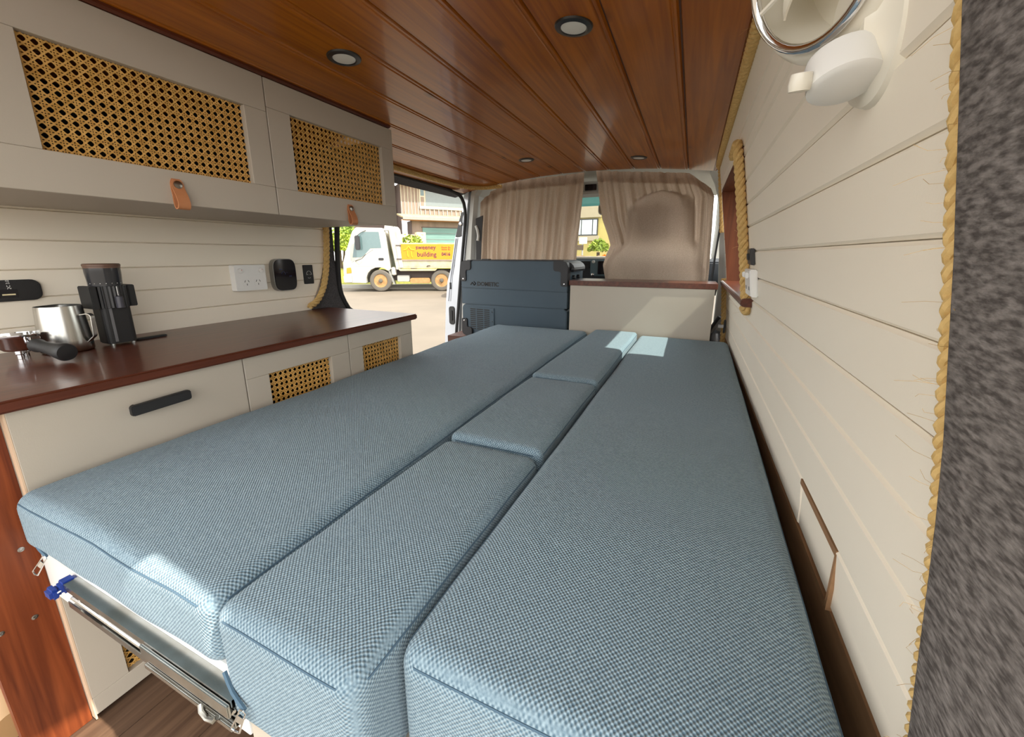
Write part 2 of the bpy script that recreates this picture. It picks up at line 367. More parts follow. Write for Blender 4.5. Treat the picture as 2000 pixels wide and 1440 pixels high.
wr = struct('wall_right', mb, M_groove)
gz = [.345, .272, .206, .143, .080, .011, -.060, -.130, -.200, -.270, -.347, -.43]
gz = [.45]+gz
def wboard(z1, z0, y0, y1):
    mb = MB(); c = .004
    zz = [z0+.0006, z0+c]+[q for q in (-.4, -.146, 0, .2975, .43) if z0+c+.004 < q < z1-c-.004]+[z1-c, z1-.0006]
    inner = [(xw(z)-.004+(.004 if i in (0, len(zz)-1) else 0), z) for i, z in enumerate(zz)]
    sec = inner+[(xw(z1)+.0065, z1-.0006), (xw(z0)+.0065, z0+.0006)]
    mb.prism(sec, 'y', y0, y1); mb.build('shiplap_board', M_wallp, wr)
HY0, HY1 = .538, .712                                  # cut hatch in the lowest boards
for z1, z0 in zip(gz, gz[1:]):
    if z1 <= .28 and z0 >= -.131:
        wboard(z1, z0, .335, 1.40); wboard(z1, z0, 2.30, 2.372)
    elif z0 < .3 < z1 and z0 > 0:
        wboard(z1, .3005, .335, 2.372); wboard(.3005, z0, .335, 1.40); wboard(.3005, z0, 2.30, 2.372)
    elif z0 < -.42:
        wboard(z1, z0, .335, HY0); wboard(z1, z0, HY1, 2.372)
    else: wboard(z1, z0, .335, 2.372)
h = thing('wall_hatch', 'small cut out hatch with raw brown edges low in right wall', 'hatch', (.2, .62, -.43))
MB().hexa([(.1985, HY0+.003, -.428), (.206, HY0+.003, -.428), (.206, HY1-.003, -.428), (.1985, HY1-.003, -.428)], [(.1945, HY0+.003, -.358), (.202, HY0+.003, -.358), (.202, HY1-.003, -.358), (.1945, HY1-.003, -.358)]).build('hatch_panel', M_wallp, h, bev=.001)
B(.1912, .204, HY0-.002, HY1, -.357, -.3485).build('raw_top_edge', M_raww, h, label='raw brown board edge')
B(.1915, .206, HY0-.0045, HY0+.0015, -.432, -.352).build('raw_side_edge', M_raww, h, label='raw brown board edge')
# brown ledge between bed and wall
struct('trim_3', B(.196, .206, .25, 2.37, -.54, -.432), M_raww)
struct('trim_gap_shade', B(.18, .206, .25, 2.37, -.961, -.55), M_dark)  # dark filler strip, its colour stands in for shade down the gap
# carpeted rear pillar at the right edge
mb = MB(); zz = [-.961+.06*i for i in range(27)]
prof = []
for z in zz:
    yb = .10+.058*sstep(.22, .31, z)
    x = xw(z); prof.append([(x+.03, .338, z), (x-.004, .3405, z), (x-.0095, .3375, z), (x-.0125, .330, z), (x-.0135, .30, z), (x-.012, yb+.05, z), (x-.004, yb+.012, z), (x+.02, yb, z), (x+.06, yb, z)])
n = len(prof[0]); mb.add([p for r in prof for p in r], [(i*n+k, i*n+k+1, (i+1)*n+k+1, (i+1)*n+k) for i in range(len(prof)-1) for k in range(n-1)])
rp = struct('trim_5', mb, M_carpet, smooth=True, ang=80); rp['label'] = 'grey felt carpeted rear pillar at the right edge'

# raised tailgate over the open rear of the van
tg = thing('tailgate', 'white van tailgate raised over the open rear', 'tailgate', (-.7, .18, .5))
MB().hexa([(-1.5, .206, .500), (.10, .206, .500), (.10, -.85, .72), (-1.5, -.85, .72)], [(-1.5, .206, .55), (.10, .206, .55), (.10, -.85, .77), (-1.5, -.85, .77)]).build('door_skin', M_body, tg, bev=.01)
MB().hexa([(-1.3, -.1, .560), (-.1, -.1, .560), (-.1, -.6, .664), (-1.3, -.6, .664)], [(-1.3, -.1, .568), (-.1, -.1, .568), (-.1, -.6, .672), (-1.3, -.6, .672)]).build('inner_panel', M_trim, tg)
# ------------------------------------------------------------------ window recess in the right wall
rc = thing('window_recess', 'dark wooden box recess with sill set into right wall', 'recess', (.17, 1.85, -.13))
xo = .245
MB().hexa([(xw(.3)-.005, 1.4, .3), (xo, 1.4, .3), (xo, 2.3, .3), (xw(.3)-.005, 2.3, .3)], [(xw(.31)-.005, 1.4, .311), (xo, 1.4, .311), (xo, 2.3, .311), (xw(.31)-.005, 2.3, .311)]).build('head_board', M_recess, rc)
for y0, y1 in ((1.391, 1.401), (2.299, 2.309)):
    mb = MB(); lv = [-.135, 0, .15, .3]
    mb.hexa([(xw(-.135)-.006, y0, -.135), (xo, y0, -.135), (xo, y0, .3), (xw(.3)-.006, y0, .3), (xw(0)-.006, y0, 0)], [(xw(-.135)-.006, y1, -.135), (xo, y1, -.135), (xo, y1, .3), (xw(.3)-.006, y1, .3), (xw(0)-.006, y1, 0)])
    mb.build('jamb_board', M_recess, rc)
MB().prism([(.140, -.138), (.143, -.128), (.15, -.125), (xo, -.125), (xo, -.150), (.152, -.150), (.143, -.147)], 'y', 1.352, 2.33).build('sill_shelf', M_mahog, rc, bev=.002)
B(.235, xo, 1.40, 1.60, -.125, .3).build('back_board', M_recess, rc)
B(.235, xo, 1.60, 1.625, -.125, .3).build('window_bar', M_black, rc)
B(.240, .243, 1.625, 2.30, -.125, .3).build('window_pane', M_glass, rc)
bt = thing('hanging_torch', 'small black device hanging on cord in wooden wall recess', 'device', (.175, 1.52, -.07))
MB().tube([(.165, 1.50, .14), (.168, 1.505, .04), (.171, 1.51, -.03)], .003, 6).build('cord', M_black, bt)
MB().lathe([(.006, .04), (.014, .03), (.017, 0), (.015, -.03), (.008, -.045)], (.172, 1.512, -.065), (0, 0, 1), 12).build('body', M_black, bt, smooth=True)
MB().lathe([(.006, 0), (.006, .004), (.002, .005)], (.160, 1.50, -.05), (-1, -.3, 0), 10).build('button', M_chrome, bt)

# ------------------------------------------------------------------ ropes
o = .010
rope('rope_edging', 'thick rope edging running along right ceiling corner', [(xw(.42)-.012, y, .432-.012*(y > 2.4)) for y in (.3, .8, 1.3, 1.8, 2.3)]+[(.088, 2.42, .425), (.10, 2.45, .35), (.115, 2.46, .25), (.13, 2.46, .12)], .0145, .06, 40, (-1, 0, 0))
rope('rope_edging', 'thick rope edging along near side of wooden wall recess', [(xw(.31)-.014, 1.60, .318), (xw(.31)-.016, 1.45, .318), (xw(.3)-.018, 1.392, .295), (xw(.2)-.018, 1.385, .2), (xw(.1)-.018, 1.383, .1), (xw(0)-.018, 1.383, 0), (xw(-.1)-.018, 1.38, -.1), (xw(-.15)-.018, 1.378, -.15), (xw(-.168)-.012, 1.41, -.168), (xw(-.168)-.010, 1.5, -.168)], .0145, .06, 14, (-1, -.5, 0))
rope('rope_edging', 'rope edging hanging down front end of right wall below sill', [(xw(z)-.014, 2.382+.02*math.sin(z*5), z) for z in (-.12, -.2, -.28, -.36, -.44, -.52)], .0145, .06, 6)
rope('rope_edging', 'frayed yellow rope edging pressed against grey carpeted pillar', [(xw(z)-.003, .3445-.006*sstep(-.12, -.25, z)-.005*sstep(.08, .16, z), z) for z in [-.45+.07*i for i in range(15)]], .0085, .034, 110, (-1, .6, 0))
rope('rope_edging', 'pale rope edging at end of kitchen wall beside sliding door', [(-1.560, 1.40, .20), (-1.558, 1.398, .11), (-1.557, 1.388, .02), (-1.556, 1.372, -.07), (-1.556, 1.345, -.15), (-1.557, 1.305, -.205), (-1.558, 1.262, -.226)], .0145, .06, 16)
rope('rope_edging', 'pale rope edging along ceiling above sliding door opening', [(-1.405, 1.42, .428), (-1.408, 1.6, .428), (-1.408, 1.9, .428), (-1.405, 2.2, .428), (-1.395, 2.35, .429), (-1.36, 2.47, .435), (-1.31, 2.54, .443), (-1.22, 2.575, .452)], .0135, .05, 30)

# ================================================================== FURNITURE HELPERS
def cane(parent, x, y0, y1, z0, z1, p=.0157):
    mb = MB(); w = .0010; t = .0007
    def strip(a, b, xo, ww):
        a = Vector((xo, *a)); b = Vector((xo, *b)); d = (b-a).normalized(); q = Vector((0, -d.z, d.y))*ww; e = Vector((t, 0, 0))
        mb.hexa([a-q, a+q, b+q, b-q], [a-q+e, a+q+e, b+q+e, b-q+e])
    ny, nz = int((y1-y0)/p)+2, int((z1-z0)/p)+2
    for i in range(ny):
        for s in (-.125, .125):
            y = y0+(i+s)*p+.004
            if y0 < y < y1: strip((y, z0), (y, z1), x, w)
    for i in range(nz):
        for s in (-.125, .125):
            z = z0+(i+s)*p+.004
            if z0 < z < z1: strip((y0, z), (y1, z), x+.0006, w)
    W, H = y1-y0, z1-z0
    for k in range(-nz-2, ny+nz+2):
        c = (k+.5)*p
        for sg in (1, -1):                      # (y-oy) - sg*(z-oz) = c, origin at lattice corner
            pts = []
            oy, oz = .004, .004
            for z in (0, H):
                y = oy+c+sg*(z-oz)
                if -1e-6 <= y <= W+1e-6: pts.append((y, z))
            for y in (0, W):
                z = oz+(y-oy-c)*sg
                if 1e-6 < z < H-1e-6: pts.append((y, z))
            if len(pts) >= 2 and abs(pts[0][0]-pts[1][0]) > .002:
                strip((y0+pts[0][0], z0+pts[0][1]), (y0+pts[1][0], z0+pts[1][1]), x+.0012+(.0006 if sg > 0 else 0), .00125)
    o = mb.build('cane_panel', M_cane, parent, kind='stuff', label='woven cane webbing with round dark holes')
    return o
def cane_door(root, x, y0, y1, z0, z1, a0, a1, b0, b1, t=.018):
    mb = MB(); g = .0003
    mb.box(x-t, x, y0, y1, z0, b0); mb.box(x-t, x, y0, y1, b1, z1)
    mb.box(x-t, x-.0002, y0, a0, b0+g, b1-g); mb.box(x-t, x-.0002, a1, y1, b0+g, b1-g)
    d = mb.build('door', M_paint, root, bev=.0009, seg=1)
    cane(d, x-t+.002, a0, a1, b0, b1)
    return d
def pull(d, x, y, zt, zb, hw=.0125):
    """leather loop folded round its lower end and pinned with a stud"""
    mb = MB(); cen = [(x+.0015, zt+.012), (x+.0015, zt-.01), (x+.003, zb+.03), (x+.003, zb+.012), (x+.006, zb+.002), (x+.012, zb), (x+.018, zb+.004), (x+.0195, zb+.014), (x+.015, zt-.025), (x+.0065, zt-.008), (x+.005, zt+.010)]
    pts = smooth_path([(a, 0, b) for a, b in cen], .004); th = .0013
    rows = []
    for i, q in enumerate(pts):
        t = (pts[min(i+1, len(pts)-1)]-pts[max(i-1, 0)]).normalized(); nrm = Vector((-t.z, 0, t.x))*th
        ww = hw*(1-.35*max(0, 1-min(i, len(pts)-1-i)/3)**2)
        rows.append([q+nrm+Vector((0, y-ww, 0)), q+nrm+Vector((0, y+ww, 0)), q-nrm+Vector((0, y+ww, 0)), q-nrm+Vector((0, y-ww, 0))])
    vs = [v for r in rows for v in r]; fs = [(i*4+k, i*4+(k+1) % 4, i*4+4+(k+1) % 4, i*4+4+k) for i in range(len(rows)-1) for k in range(4)]
    fs += [(0, 1, 2, 3), tuple(4*(len(rows)-1)+k for k in range(4))]
    mb.add(vs, fs); mb.build('leather_pull', M_leather, d, smooth=True, ang=50, label='tan leather strap pull')
    MB().lathe([(.0085, 0), (.0092, .001), (.0085, .0035), (.006, .0042), (.001, .0044)], (x+.0055, y, zt-.001), (1, 0, 0), 20).build('stud', M_bronze, d, smooth=True)

# ================================================================== OVERHEAD CABINET
uc = thing('overhead_cabinet', 'beige overhead cabinet with two cane front doors under wood ceiling', 'cabinet', (-1.33, .8, .115))
XU = -1.1
B(-1.569, XU-.020, .2, 1.341, .120, .135).build('underside_board', M_paint, uc)
B(-1.569, XU-.0185, 1.323, 1.341, .1355, .43).build('end_panel', M_paint, uc)
B(-1.569, XU-.0185, .205, .22, .1355, .43).build('end_panel', M_paint, uc)
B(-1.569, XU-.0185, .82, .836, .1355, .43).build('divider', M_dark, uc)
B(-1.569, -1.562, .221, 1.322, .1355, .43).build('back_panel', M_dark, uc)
B(XU-.05, XU-.0185, .225, 1.32, .430, .464).build('top_rail', M_paint, uc)
B(XU-.018, XU, .2, .305, .114, .47).build('end_stile', M_paint, uc, bev=.0009, seg=1)
d = cane_door(uc, XU, .3075, .8265, .114, .467, .374, .766, .188, .381); pull(d, XU, .578, .158, .104)
d = cane_door(uc, XU, .8295, 1.341, .114, .467, .9, 1.279, .187, .394); pull(d, XU, 1.097, .158, .104)
MB().prism([(XU-.005, .468), (XU+.004, .468), (XU+.010, .4715), (XU+.010, .478), (XU-.005, .478)], 'y', .205, 1.325).build('ceiling_bead', M_mahog, uc)

# ================================================================== KITCHEN UNIT
kc = thing('kitchen_cabinet', 'beige kitchen cabinet with drawer and cane doors behind the bed', 'cabinet', (-1.3, .8, -.961))
XK = -1.06
B(-1.565, XK-.019, .232, .248, -.955, -.263).build('end_panel', M_paint, kc)
B(-1.565, XK-.019, 1.327, 1.343, -.955, -.263).build('end_panel', M_paint, kc)
B(-1.565, XK-.019, .248, 1.327, -.955, -.940).build('bottom_board', M_paint, kc)
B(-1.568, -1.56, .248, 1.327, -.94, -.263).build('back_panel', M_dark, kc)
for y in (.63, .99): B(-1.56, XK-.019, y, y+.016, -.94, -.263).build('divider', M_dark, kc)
dr = B(XK-.018, XK, .2315, .6365, -.452, -.2635).build('drawer', M_paint, kc, bev=.0009, seg=1)
mb = MB().prism([(.388, -.327), (.386, -.325), (.386, -.307), (.388, -.305), (.493, -.302), (.496, -.304), (.496, -.321), (.493, -.324)], 'x', XK+.018, XK+.030)
mb.build('handle', M_blackm, dr, bev=.003, label='black bar handle')
for y in (.40, .475): MB().tube([(XK, y, -.315), (XK+.022, y, -.315)], .006, 8).build('handle_post', M_blackm, dr)
B(XK-.018, XK-.0005, .2285, .2312, -.955, -.2635).build('edge_strip', M_mdf, kc, label='unpainted peach board edge')
cane_door(kc, XK, .2315, .6365, -.945, -.455, .292, .58, -.903, -.53)
cane_door(kc, XK, .6395, .9955, -.945, -.2635, .704, .921, -.60, -.325)
cane_door(kc, XK, .9985, 1.343, -.945, -.2635, 1.06, 1.268, -.60, -.3195)
tp = MB().prism([(-1.5695, .105), (-1.040, .105), (-1.040, 1.345)]+arc(-1.055, 1.352, .015, 0, 90, 4)+[(-1.5695, 1.372)], 'z', -.2625, -.2405)
tag(tp.build('countertop', M_mahog, bev=.004, seg=3), 'polished dark red timber countertop along the left wall', 'countertop')
hp = thing('end_board', 'red hardwood upright board with three screws beside the kitchen cabinet', 'board', (-1.08, .18, -.961))
MB().hexa([(-1.10, .141, -.961), (-1.076, .141, -.961), (-1.076, .2275, -.961), (-1.10, .2275, -.961)], [(-1.10, .139, -.2635), (-1.076, .139, -.2635), (-1.076, .2275, -.2635), (-1.10, .2275, -.2635)]).build('board', M_post, hp, bev=.0012)
for y, z in ((.207, -.525), (.198, -.667), (.157, -.664)):
    MB().lathe([(.0046, 0), (.0046, .0008), (.0022, .0012), (.0018, .0002)], (-1.0758, y, z), (1, 0, 0), 14).build('screw', M_zinc, hp, smooth=True)
tag(MB().lathe([(.001, 0), (.032, .001), (.034, .02), (.034, .36), (.032, .38), (.001, .381)], (-1.14, .150, -.905), (-1, .16, .06), 20).build('rolled_mat', M_tan, smooth=True), 'tan rolled mat on the floor behind hardwood end board', 'mat')
# ================================================================== BED
def cushion(label, x0, x1, y0, y1, z0, z1, r=.022, crown=.004, shear=.017, seed=0, name='bed_cushion', wob=.0016, cell=.03):
    def ticks(a, b):
        e = [0, .15, .35, .6, .85, 1.15]; n = max(2, int((b-a-2.3*r)/cell))
        lo = [a+q*r for q in e]; hi = [b-q*r for q in e][::-1]
        return lo+[lo[-1]+(hi[0]-lo[-1])*i/n for i in range(1, n)]+hi
    T = [ticks(x0, x1), ticks(y0, y1), ticks(z0, z1)]; I = ((x0+r, x1-r), (y0+r, y1-r), (z0+r, z1-r))
    mb = MB()
    def mp(p):
        c = Vector([min(max(p[k], I[k][0]), I[k][1]) for k in range(3)]); d = Vector(p)-c
        q = c+d.normalized()*r if d.length > 1e-9 else Vector(p)
        u = 2*(q.x-x0)/(x1-x0)-1; v = 2*(q.y-y0)/(y1-y0)-1
        s = Vector((q.x*2.2+seed*3.1, q.y*2.2, q.z*2.2)); n1 = noise.noise(s*2)
        tz = max(0, (q.z-z0)/(z1-z0))
        q.z += tz*(crown*(1-u**4)*(1-v**4)+wob*n1*1.6+wob*noise.noise(s*7)*.5)
        q.y += wob*1.5*noise.noise(s*3+Vector((9, 0, 0)))*(1 if abs(v) > .97 else 0)
        q.x += shear*(q.y-1.1)+wob*noise.noise(s*3+Vector((0, 7, 0)))*(1 if abs(u) > .93 else 0)
        return q
    for ax in range(3):
        a, b = [k for k in range(3) if k != ax]
        for val in (T[ax][0], T[ax][-1]):
            o = len(mb.v); na, nb = len(T[a]), len(T[b]); vs = []
            for j in range(nb):
                for i in range(na):
                    p = [0, 0, 0]; p[ax] = val; p[a] = T[a][i]; p[b] = T[b][j]; vs.append(mp(p))
            mb.add(vs, [(j*na+i, j*na+i+1, (j+1)*na+i+1, (j+1)*na+i) for j in range(nb-1) for i in range(na-1)])
    me_o = mb.build(name, M_fab, smooth=True, ang=180)
    bm = bmesh.new(); bm.from_mesh(me_o.data); bmesh.ops.remove_doubles(bm, verts=bm.verts, dist=.0004); bmesh.ops.recalc_face_normals(bm, faces=bm.faces); bm.to_mesh(me_o.data); bm.free()
    me_o.data.polygons.foreach_set('use_smooth', [True]*len(me_o.data.polygons))
    # sewn seam along the upper edge
    pr = [mp((px_, py_, z1-.013)) for px_, py_ in
          [(x0+r+(x1-x0-2*r)*i/10, y0) for i in range(11)]+[(x1, y0+r+(y1-y0-2*r)*i/24) for i in range(25)]+[(x1-r-(x1-x0-2*r)*i/10, y1) for i in range(11)]+[(x0, y1-r-(y1-y0-2*r)*i/24) for i in range(25)]]
    MB().tube(pr, .0013, 6, True).build('seam', M_seam, me_o, smooth=True)
    return tag(me_o, label, 'cushion', 'bed cushions')
def zip_pull(parent, p, d, s):
    d = Vector(d).normalized(); q = d.cross(Vector((.3, -1, .2))).normalized(); P = Vector(p); L = .034*s; W = .0042*s
    mb = MB()
    ring = [P+q*W, P+d*L*.35+q*W*1.05, P+d*L+q*W*1.35, P+d*(L+.002)-q*0, P+d*L-q*W*1.35, P+d*L*.35-q*W*1.05, P-q*W, P-d*.002]
    mb.tube(ring, .0011*s, 6, True)
    mid = [P+d*L*.30, P+d*L*.62]
    mb.hexa([mid[0]-q*W, mid[0]+q*W, mid[1]+q*W*1.2, mid[1]-q*W*1.2], [v+d.cross(q)*.0012 for v in (mid[0]-q*W, mid[0]+q*W, mid[1]+q*W*1.2, mid[1]-q*W*1.2)])
    mb.build('zip_pull', M_chrome, parent, smooth=True)
def zipline(parent, pts): MB().tube(smooth_path(pts, .01), .0028, 6).build('zip', M_seam, parent, smooth=True)
c1 = cushion('wide blue grey bed cushion against the kitchen cabinet', -1.045, -.4885, .208, 2.13, -.512, -.402, .026, .007, .0, 1, wob=.0032)
zipline(c1, [(-.955, .2065, -.497), (-.99, .2085, -.492), (-1.02, .216, -.490)])
zip_pull(c1, (-.955, .2045, -.498), (-.35, -.25, -.62), 1)
c2 = cushion('nearest short blue grey cushion in middle strip of the bed, with zip', -.469, -.2435, .206, .7055, -.572, -.402, .024, .006, .017, 2)
zipline(c2, [(-.478, .2085, -.497), (-.46, .2045, -.515), (-.437, .2025, -.527)])
zip_pull(c2, (-.437, .200, -.526), (-.35, -.12, -.8), 1.0)
cushion('second short blue grey cushion in middle strip of the bed', -.469, -.2435, .7115, 1.2055, -.57, -.397, .018, .005, .017, 3)
cushion('farthest blue grey cushion in middle strip, partly in sunlight', -.469, -.2435, 1.2115, 2.122, -.57, -.389, .018, .004, .017, 4)
cushion('long blue grey bed cushion against the right wall', -.2355, .1755, .252, 2.118, -.572, -.402, .026, .006, .017, 5)
bb = thing('bed_platform', 'white board bed platform under the cushions', 'bed', (-.4, 1.1, -.961))
B(-1.052, -.478, .2225, .240, -.622, -.5165).build('front_rail', M_white, bb, bev=.001)
B(-1.05, -.478, .240, 2.12, -.535, -.516).build('slat_board', M_paint, bb)
B(-.4755, .178, .224, .242, -.961, -.576).build('front_panel', M_paint, bb, bev=.001)
B(-.4755, -.459, .242, 2.12, -.961, -.576).build('side_panel', M_paint, bb)
B(-.459, .178, .242, 2.12, -.592, -.576).build('slat_board', M_paint, bb)
ds = thing('drawer_slide', 'steel extending drawer slide with blue catch below wide cushion', 'drawer slide', (-.7, .215, -.56))
def chan(x0, x1, y0, y1, za, zb, lip=.008):
    return MB().prism([(y1, za), (y0, za), (y0, za+lip), (y0+.0015, za+lip), (y0+.0015, za+.0015), (y1-.0015, za+.0015), (y1-.0015, zb-.0015), (y0+.0015, zb-.0015), (y0+.0015, zb-lip), (y0, zb-lip), (y0, zb), (y1, zb)], 'x', x0, x1)
chan(-.905, -.468, .2035, .2222, -.577, -.532, .011).build('outer_rail', M_zinc, ds)
chan(-.80, -.468, .206, .2135, -.5625, -.5465, .004).build('middle_rail', M_zinc, ds)
B(-.665, -.468, .1985, .2025, -.556, -.536).build('cover_plate', M_zinc, ds, bev=.0012)
B(-.665, -.468, .1990, .2030, -.578, -.570).build('lower_lip', M_zinc, ds, bev=.001)
MB().tube([(-.89, .206, -.5545), (-.47, .206, -.5545)], .003, 8).build('ball_cage', M_steel, ds, smooth=True)
MB().lathe([(.006, 0), (.006, .004), (.003, .006)], (-.868, .2105, -.556), (0, -1, 0), 14).build('rivet', M_zinc, ds, smooth=True)
MB().tube([(-.53, .199, -.566), (-.525, .196, -.572), (-.515, .196, -.578), (-.50, .197, -.575), (-.495, .199, -.568)], .003, 8).build('stop_tab', M_zinc, ds, smooth=True)
mb = MB(); mb.box(-.925, -.903, .200, .2215, -.551, -.530); mb.box(-.935, -.909, .188, .2015, -.556, -.538); bl = mb.build('blue_catch', M_blue, ds, bev=.004, smooth=True, label='blue plastic catch')
MB().tube([(-.905, .199, -.541), (-.925, .190, -.555)], .0013, 6).build('catch_pin', M_white, ds)

# ================================================================== FRONT UNIT, FRIDGE
pu = thing('storage_unit', 'white storage unit with red timber top in front of driver seat', 'cabinet', (-.25, 2.25, -.961))
B(-.600, .112, 2.142, 2.158, -.955, -.1605).build('front_panel', M_paint, pu, bev=.0008, seg=1)
B(-.600, -.584, 2.158, 2.36, -.955, -.1605).build('side_panel', M_paint, pu)
B(.096, .112, 2.158, 2.36, -.955, -.1605).build('side_panel', M_paint, pu)
MB().prism(rrect(-.607, .122, 2.1385, 2.372, .004, 3), 'z', -.160, -.1335).build('timber_top', M_mahog, pu, bev=.003)
fp = tag(B(-1.42, -.612, 2.16, 2.56, -.961, -.509).build('fridge_platform', M_redbr, bev=.003), 'brown timber box platform under the portable fridge', 'platform')
fr = thing('portable_fridge', 'dark slate portable fridge with black corner guards beside the bed', 'fridge', (-.98, 2.38, -.505))
FX0, FX1, FY0, FY1, FZ0, FZ1 = -1.330, -.634, 2.205, 2.545, -.505, -.034
MB().prism(rrect(FX0, FX1, FZ0, -.302, .03, 4), 'y', FY0+.004, FY1).build('lower_body', M_fridge, fr, bev=.004)
MB().prism([(FX0, -.302), (FX1, -.302), (FX1, -.206), (FX0, -.200)], 'y', FY0+.001, FY1).build('middle_body', M_fridge, fr, bev=.003)
MB().prism(arc(FX1-.03, FZ1-.03, .03, 0, 90, 5)+arc(FX0+.03, FZ1-.03, .03, 90, 180, 5)+[(FX0, -.200), (FX1, -.206)], 'y', FY0-.002, FY1).build('upper_body', M_fridge, fr, bev=.004)
B(FX0+.03, FX1-.03, FY0+.02, FY1-.02, FZ1-.002, FZ1+.006).build('lid', M_bump, fr, bev=.003)
B(-1.20, -1.15, FY0+.03, FY0+.07, FZ1+.004, FZ1+.012).build('lid_catch', M_bump, fr, bev=.002)
def guard(x, z, sx, sz, w, hgt):
    lx = lambda t: x+sx*t; lz = lambda t: z+sz*t
    poly = [(lx(.0), lz(hgt)), (lx(-.003), lz(.03)), (lx(.006), lz(.008)), (lx(.03), lz(-.003)), (lx(w), lz(-.003)), (lx(w), lz(.045)), (lx(w-.008), lz(.055)), (lx(.045), lz(.057)), (lx(.04), lz(.062)), (lx(.04), lz(hgt-.006)), (lx(.034), lz(hgt))]
    if sx*sz > 0: poly = poly[::-1]
    g = MB().prism(poly, 'y', FY0-.009, FY0+.05).build('corner_guard', M_bump, fr, bev=.003)
    MB().lathe([(.005, 0), (.005, .002), (.002, .003)], (lx(.02), FY0-.009, lz(hgt-.014)), (0, -1, 0), 12).build('screw', M_chrome, g, smooth=True)
    return g
guard(FX0, FZ1, 1, -1, .075, .125); guard(FX1, FZ1, -1, -1, .085, .14); guard(FX0, FZ0, 1, 1, .075, .11); guard(FX1, FZ0, -1, 1, .08, .06)
gp = MB().prism([(-1.292, -.316), (-1.10, -.322), (-1.10, -.465), (-1.292, -.465)], 'y', FY0-.001, FY0+.006).build('vent_panel', M_fridge, fr, bev=.002)
for r_ in range(11):
    for cx0, cx1 in ((-1.268, -1.230), (-1.222, -1.177), (-1.169, -1.132)):
        z = -.329-r_*.0125-.0025*(cx0+1.268)/.1
        MB().prism([(cx0+.002, z-.007), (cx1, z-.007), (cx1, z-.001), (cx0-.002, z)], 'y', FY0-.0018, FY0-.0008).build('vent_slot', M_blackm, gp)
for z in (-.345, -.405): MB().lathe([(.004, 0), (.003, .002)], (-1.112, FY0-.001, z), (0, -1, 0), 10).build('screw', M_chrome, gp)
lg = frame((-1.215, FY0-.0025, -.184), (1, 0, -.012), (0, 0, 1))
textmesh('logo_lettering', 'DOMETIC', .034, M_blackm, lg, fr, .0008, .0012)
mb = MB()
for pts in ([(-1.262, -.180), (-1.25, -.165), (-1.238, -.180)], [(-1.238, -.160), (-1.226, -.171), (-1.238, -.183)]):
    for a, b in zip(pts, pts[1:]): mb.tube([(a[0], FY0-.003, a[1]), (b[0], FY0-.003, b[1])], .0032, 6)
mb.build('logo_mark', M_blackm, fr)
MB().tube([(FX1+.005, FY0+.03, -.075), (FX1+.012, FY0+.04, -.08), (FX1+.014, FY0+.06, -.08), (FX1+.014, FY1-.06, -.08), (FX1+.012, FY1-.04, -.08), (FX1+.005, FY1-.03, -.075)], .009, 10).build('carry_handle', M_bump, fr, smooth=True)
MB().prism(arc(FX1-.018, FZ1-.045, .04, -20, 85, 6)+[(FX1-.03, FZ1-.01), (FX1-.03, FZ1-.06)], 'y', FY0+.05, FY1-.03).build('lid_hinge', M_bump, fr, bev=.003)
for y in (2.30, 2.40): MB().lathe([(.012, 0), (.012, .014), (.008, .018)], (FX1+.002, y, -.125), (1, 0, 0), 12).build('hinge_knob', M_black, fr, smooth=True)

# ================================================================== DOWNLIGHTS
k = 0
for (x, y), lb in zip(((-.282, .965), (-.862, .885), (-.855, 2.115), (-.298, 2.26)), ('round recessed ceiling light nearest the wall fan', 'round recessed ceiling light above the overhead cabinet doors', 'small recessed ceiling light above the portable fridge', 'small recessed ceiling light in front of the right curtain')):
    z = zc(x); t = thing('downlight', lb, 'ceiling light', (x, y, z-.006), 'recessed ceiling lights')
    ax = (-.208*(x+.65), 0, -1)
    MB().lathe([(.0275, -.004), (.0275, .003), (.030, .0055), (.040, .0035), (.042, 0), (.042, -.004)], (x, y, z), ax, 32).build('rim', M_black, t, smooth=True)
    MB().lathe([(.0275, -.002), (.0275, .0035), (.02, .0048), (.001, .0052)], (x, y, z), ax, 32).build('lens', M_lens, t, smooth=True)

# ================================================================== KITCHEN WALL FITTINGS
XL = -1.570
t = thing('power_outlet', 'white double power outlet with two switches on shiplap wall', 'outlet', (XL, 1.01, -.13))
MB().prism(rrect(.948, 1.068, -.132, -.036, .004, 3), 'x', XL, XL+.030).build('plate', M_white, t, bev=.003)
for y in (.968, 1.047):
    MB().lathe([(.009, 0), (.009, .005), (.0085, .007), (.002, .0085)], (XL+.030, y, -.057), (1, 0, 0), 16).build('switch', M_white, t, smooth=True)
    MB().lathe([(.0015, 0), (.0012, .0004)], (XL+.0386, y+.002, -.054), (1, 0, 0), 8).build('switch_dot', mat('red_dot', (.6, .03, .02), .5), t)
for y in (.988, 1.032):
    MB().prism(rrect(y-.014, y+.014, -.117, -.087, .005, 3), 'x', XL+.0295, XL+.0308).build('socket_face', M_white, t, bev=.0004)
    for s in (-1, 1):
        MB().tube([(XL+.0308, y+s*.0085, -.100), (XL+.0308, y+s*.005, -.0925)], .0011, 4).build('slot', M_black, t)
    MB().tube([(XL+.0308, y, -.112), (XL+.0308, y, -.105)], .0012, 4).build('slot', M_black, t)
t = thing('control_display', 'rounded square black control display with grey rim on wall', 'display', (XL, 1.155, -.14))
def squircle(cy, cz, a, b, e=4.2, n=40): return [(cy+a*math.copysign(abs(math.cos(q))**(2/e), math.cos(q)), cz+b*math.copysign(abs(math.sin(q))**(2/e), math.sin(q))) for q in (2*math.pi*i/n for i in range(n))]
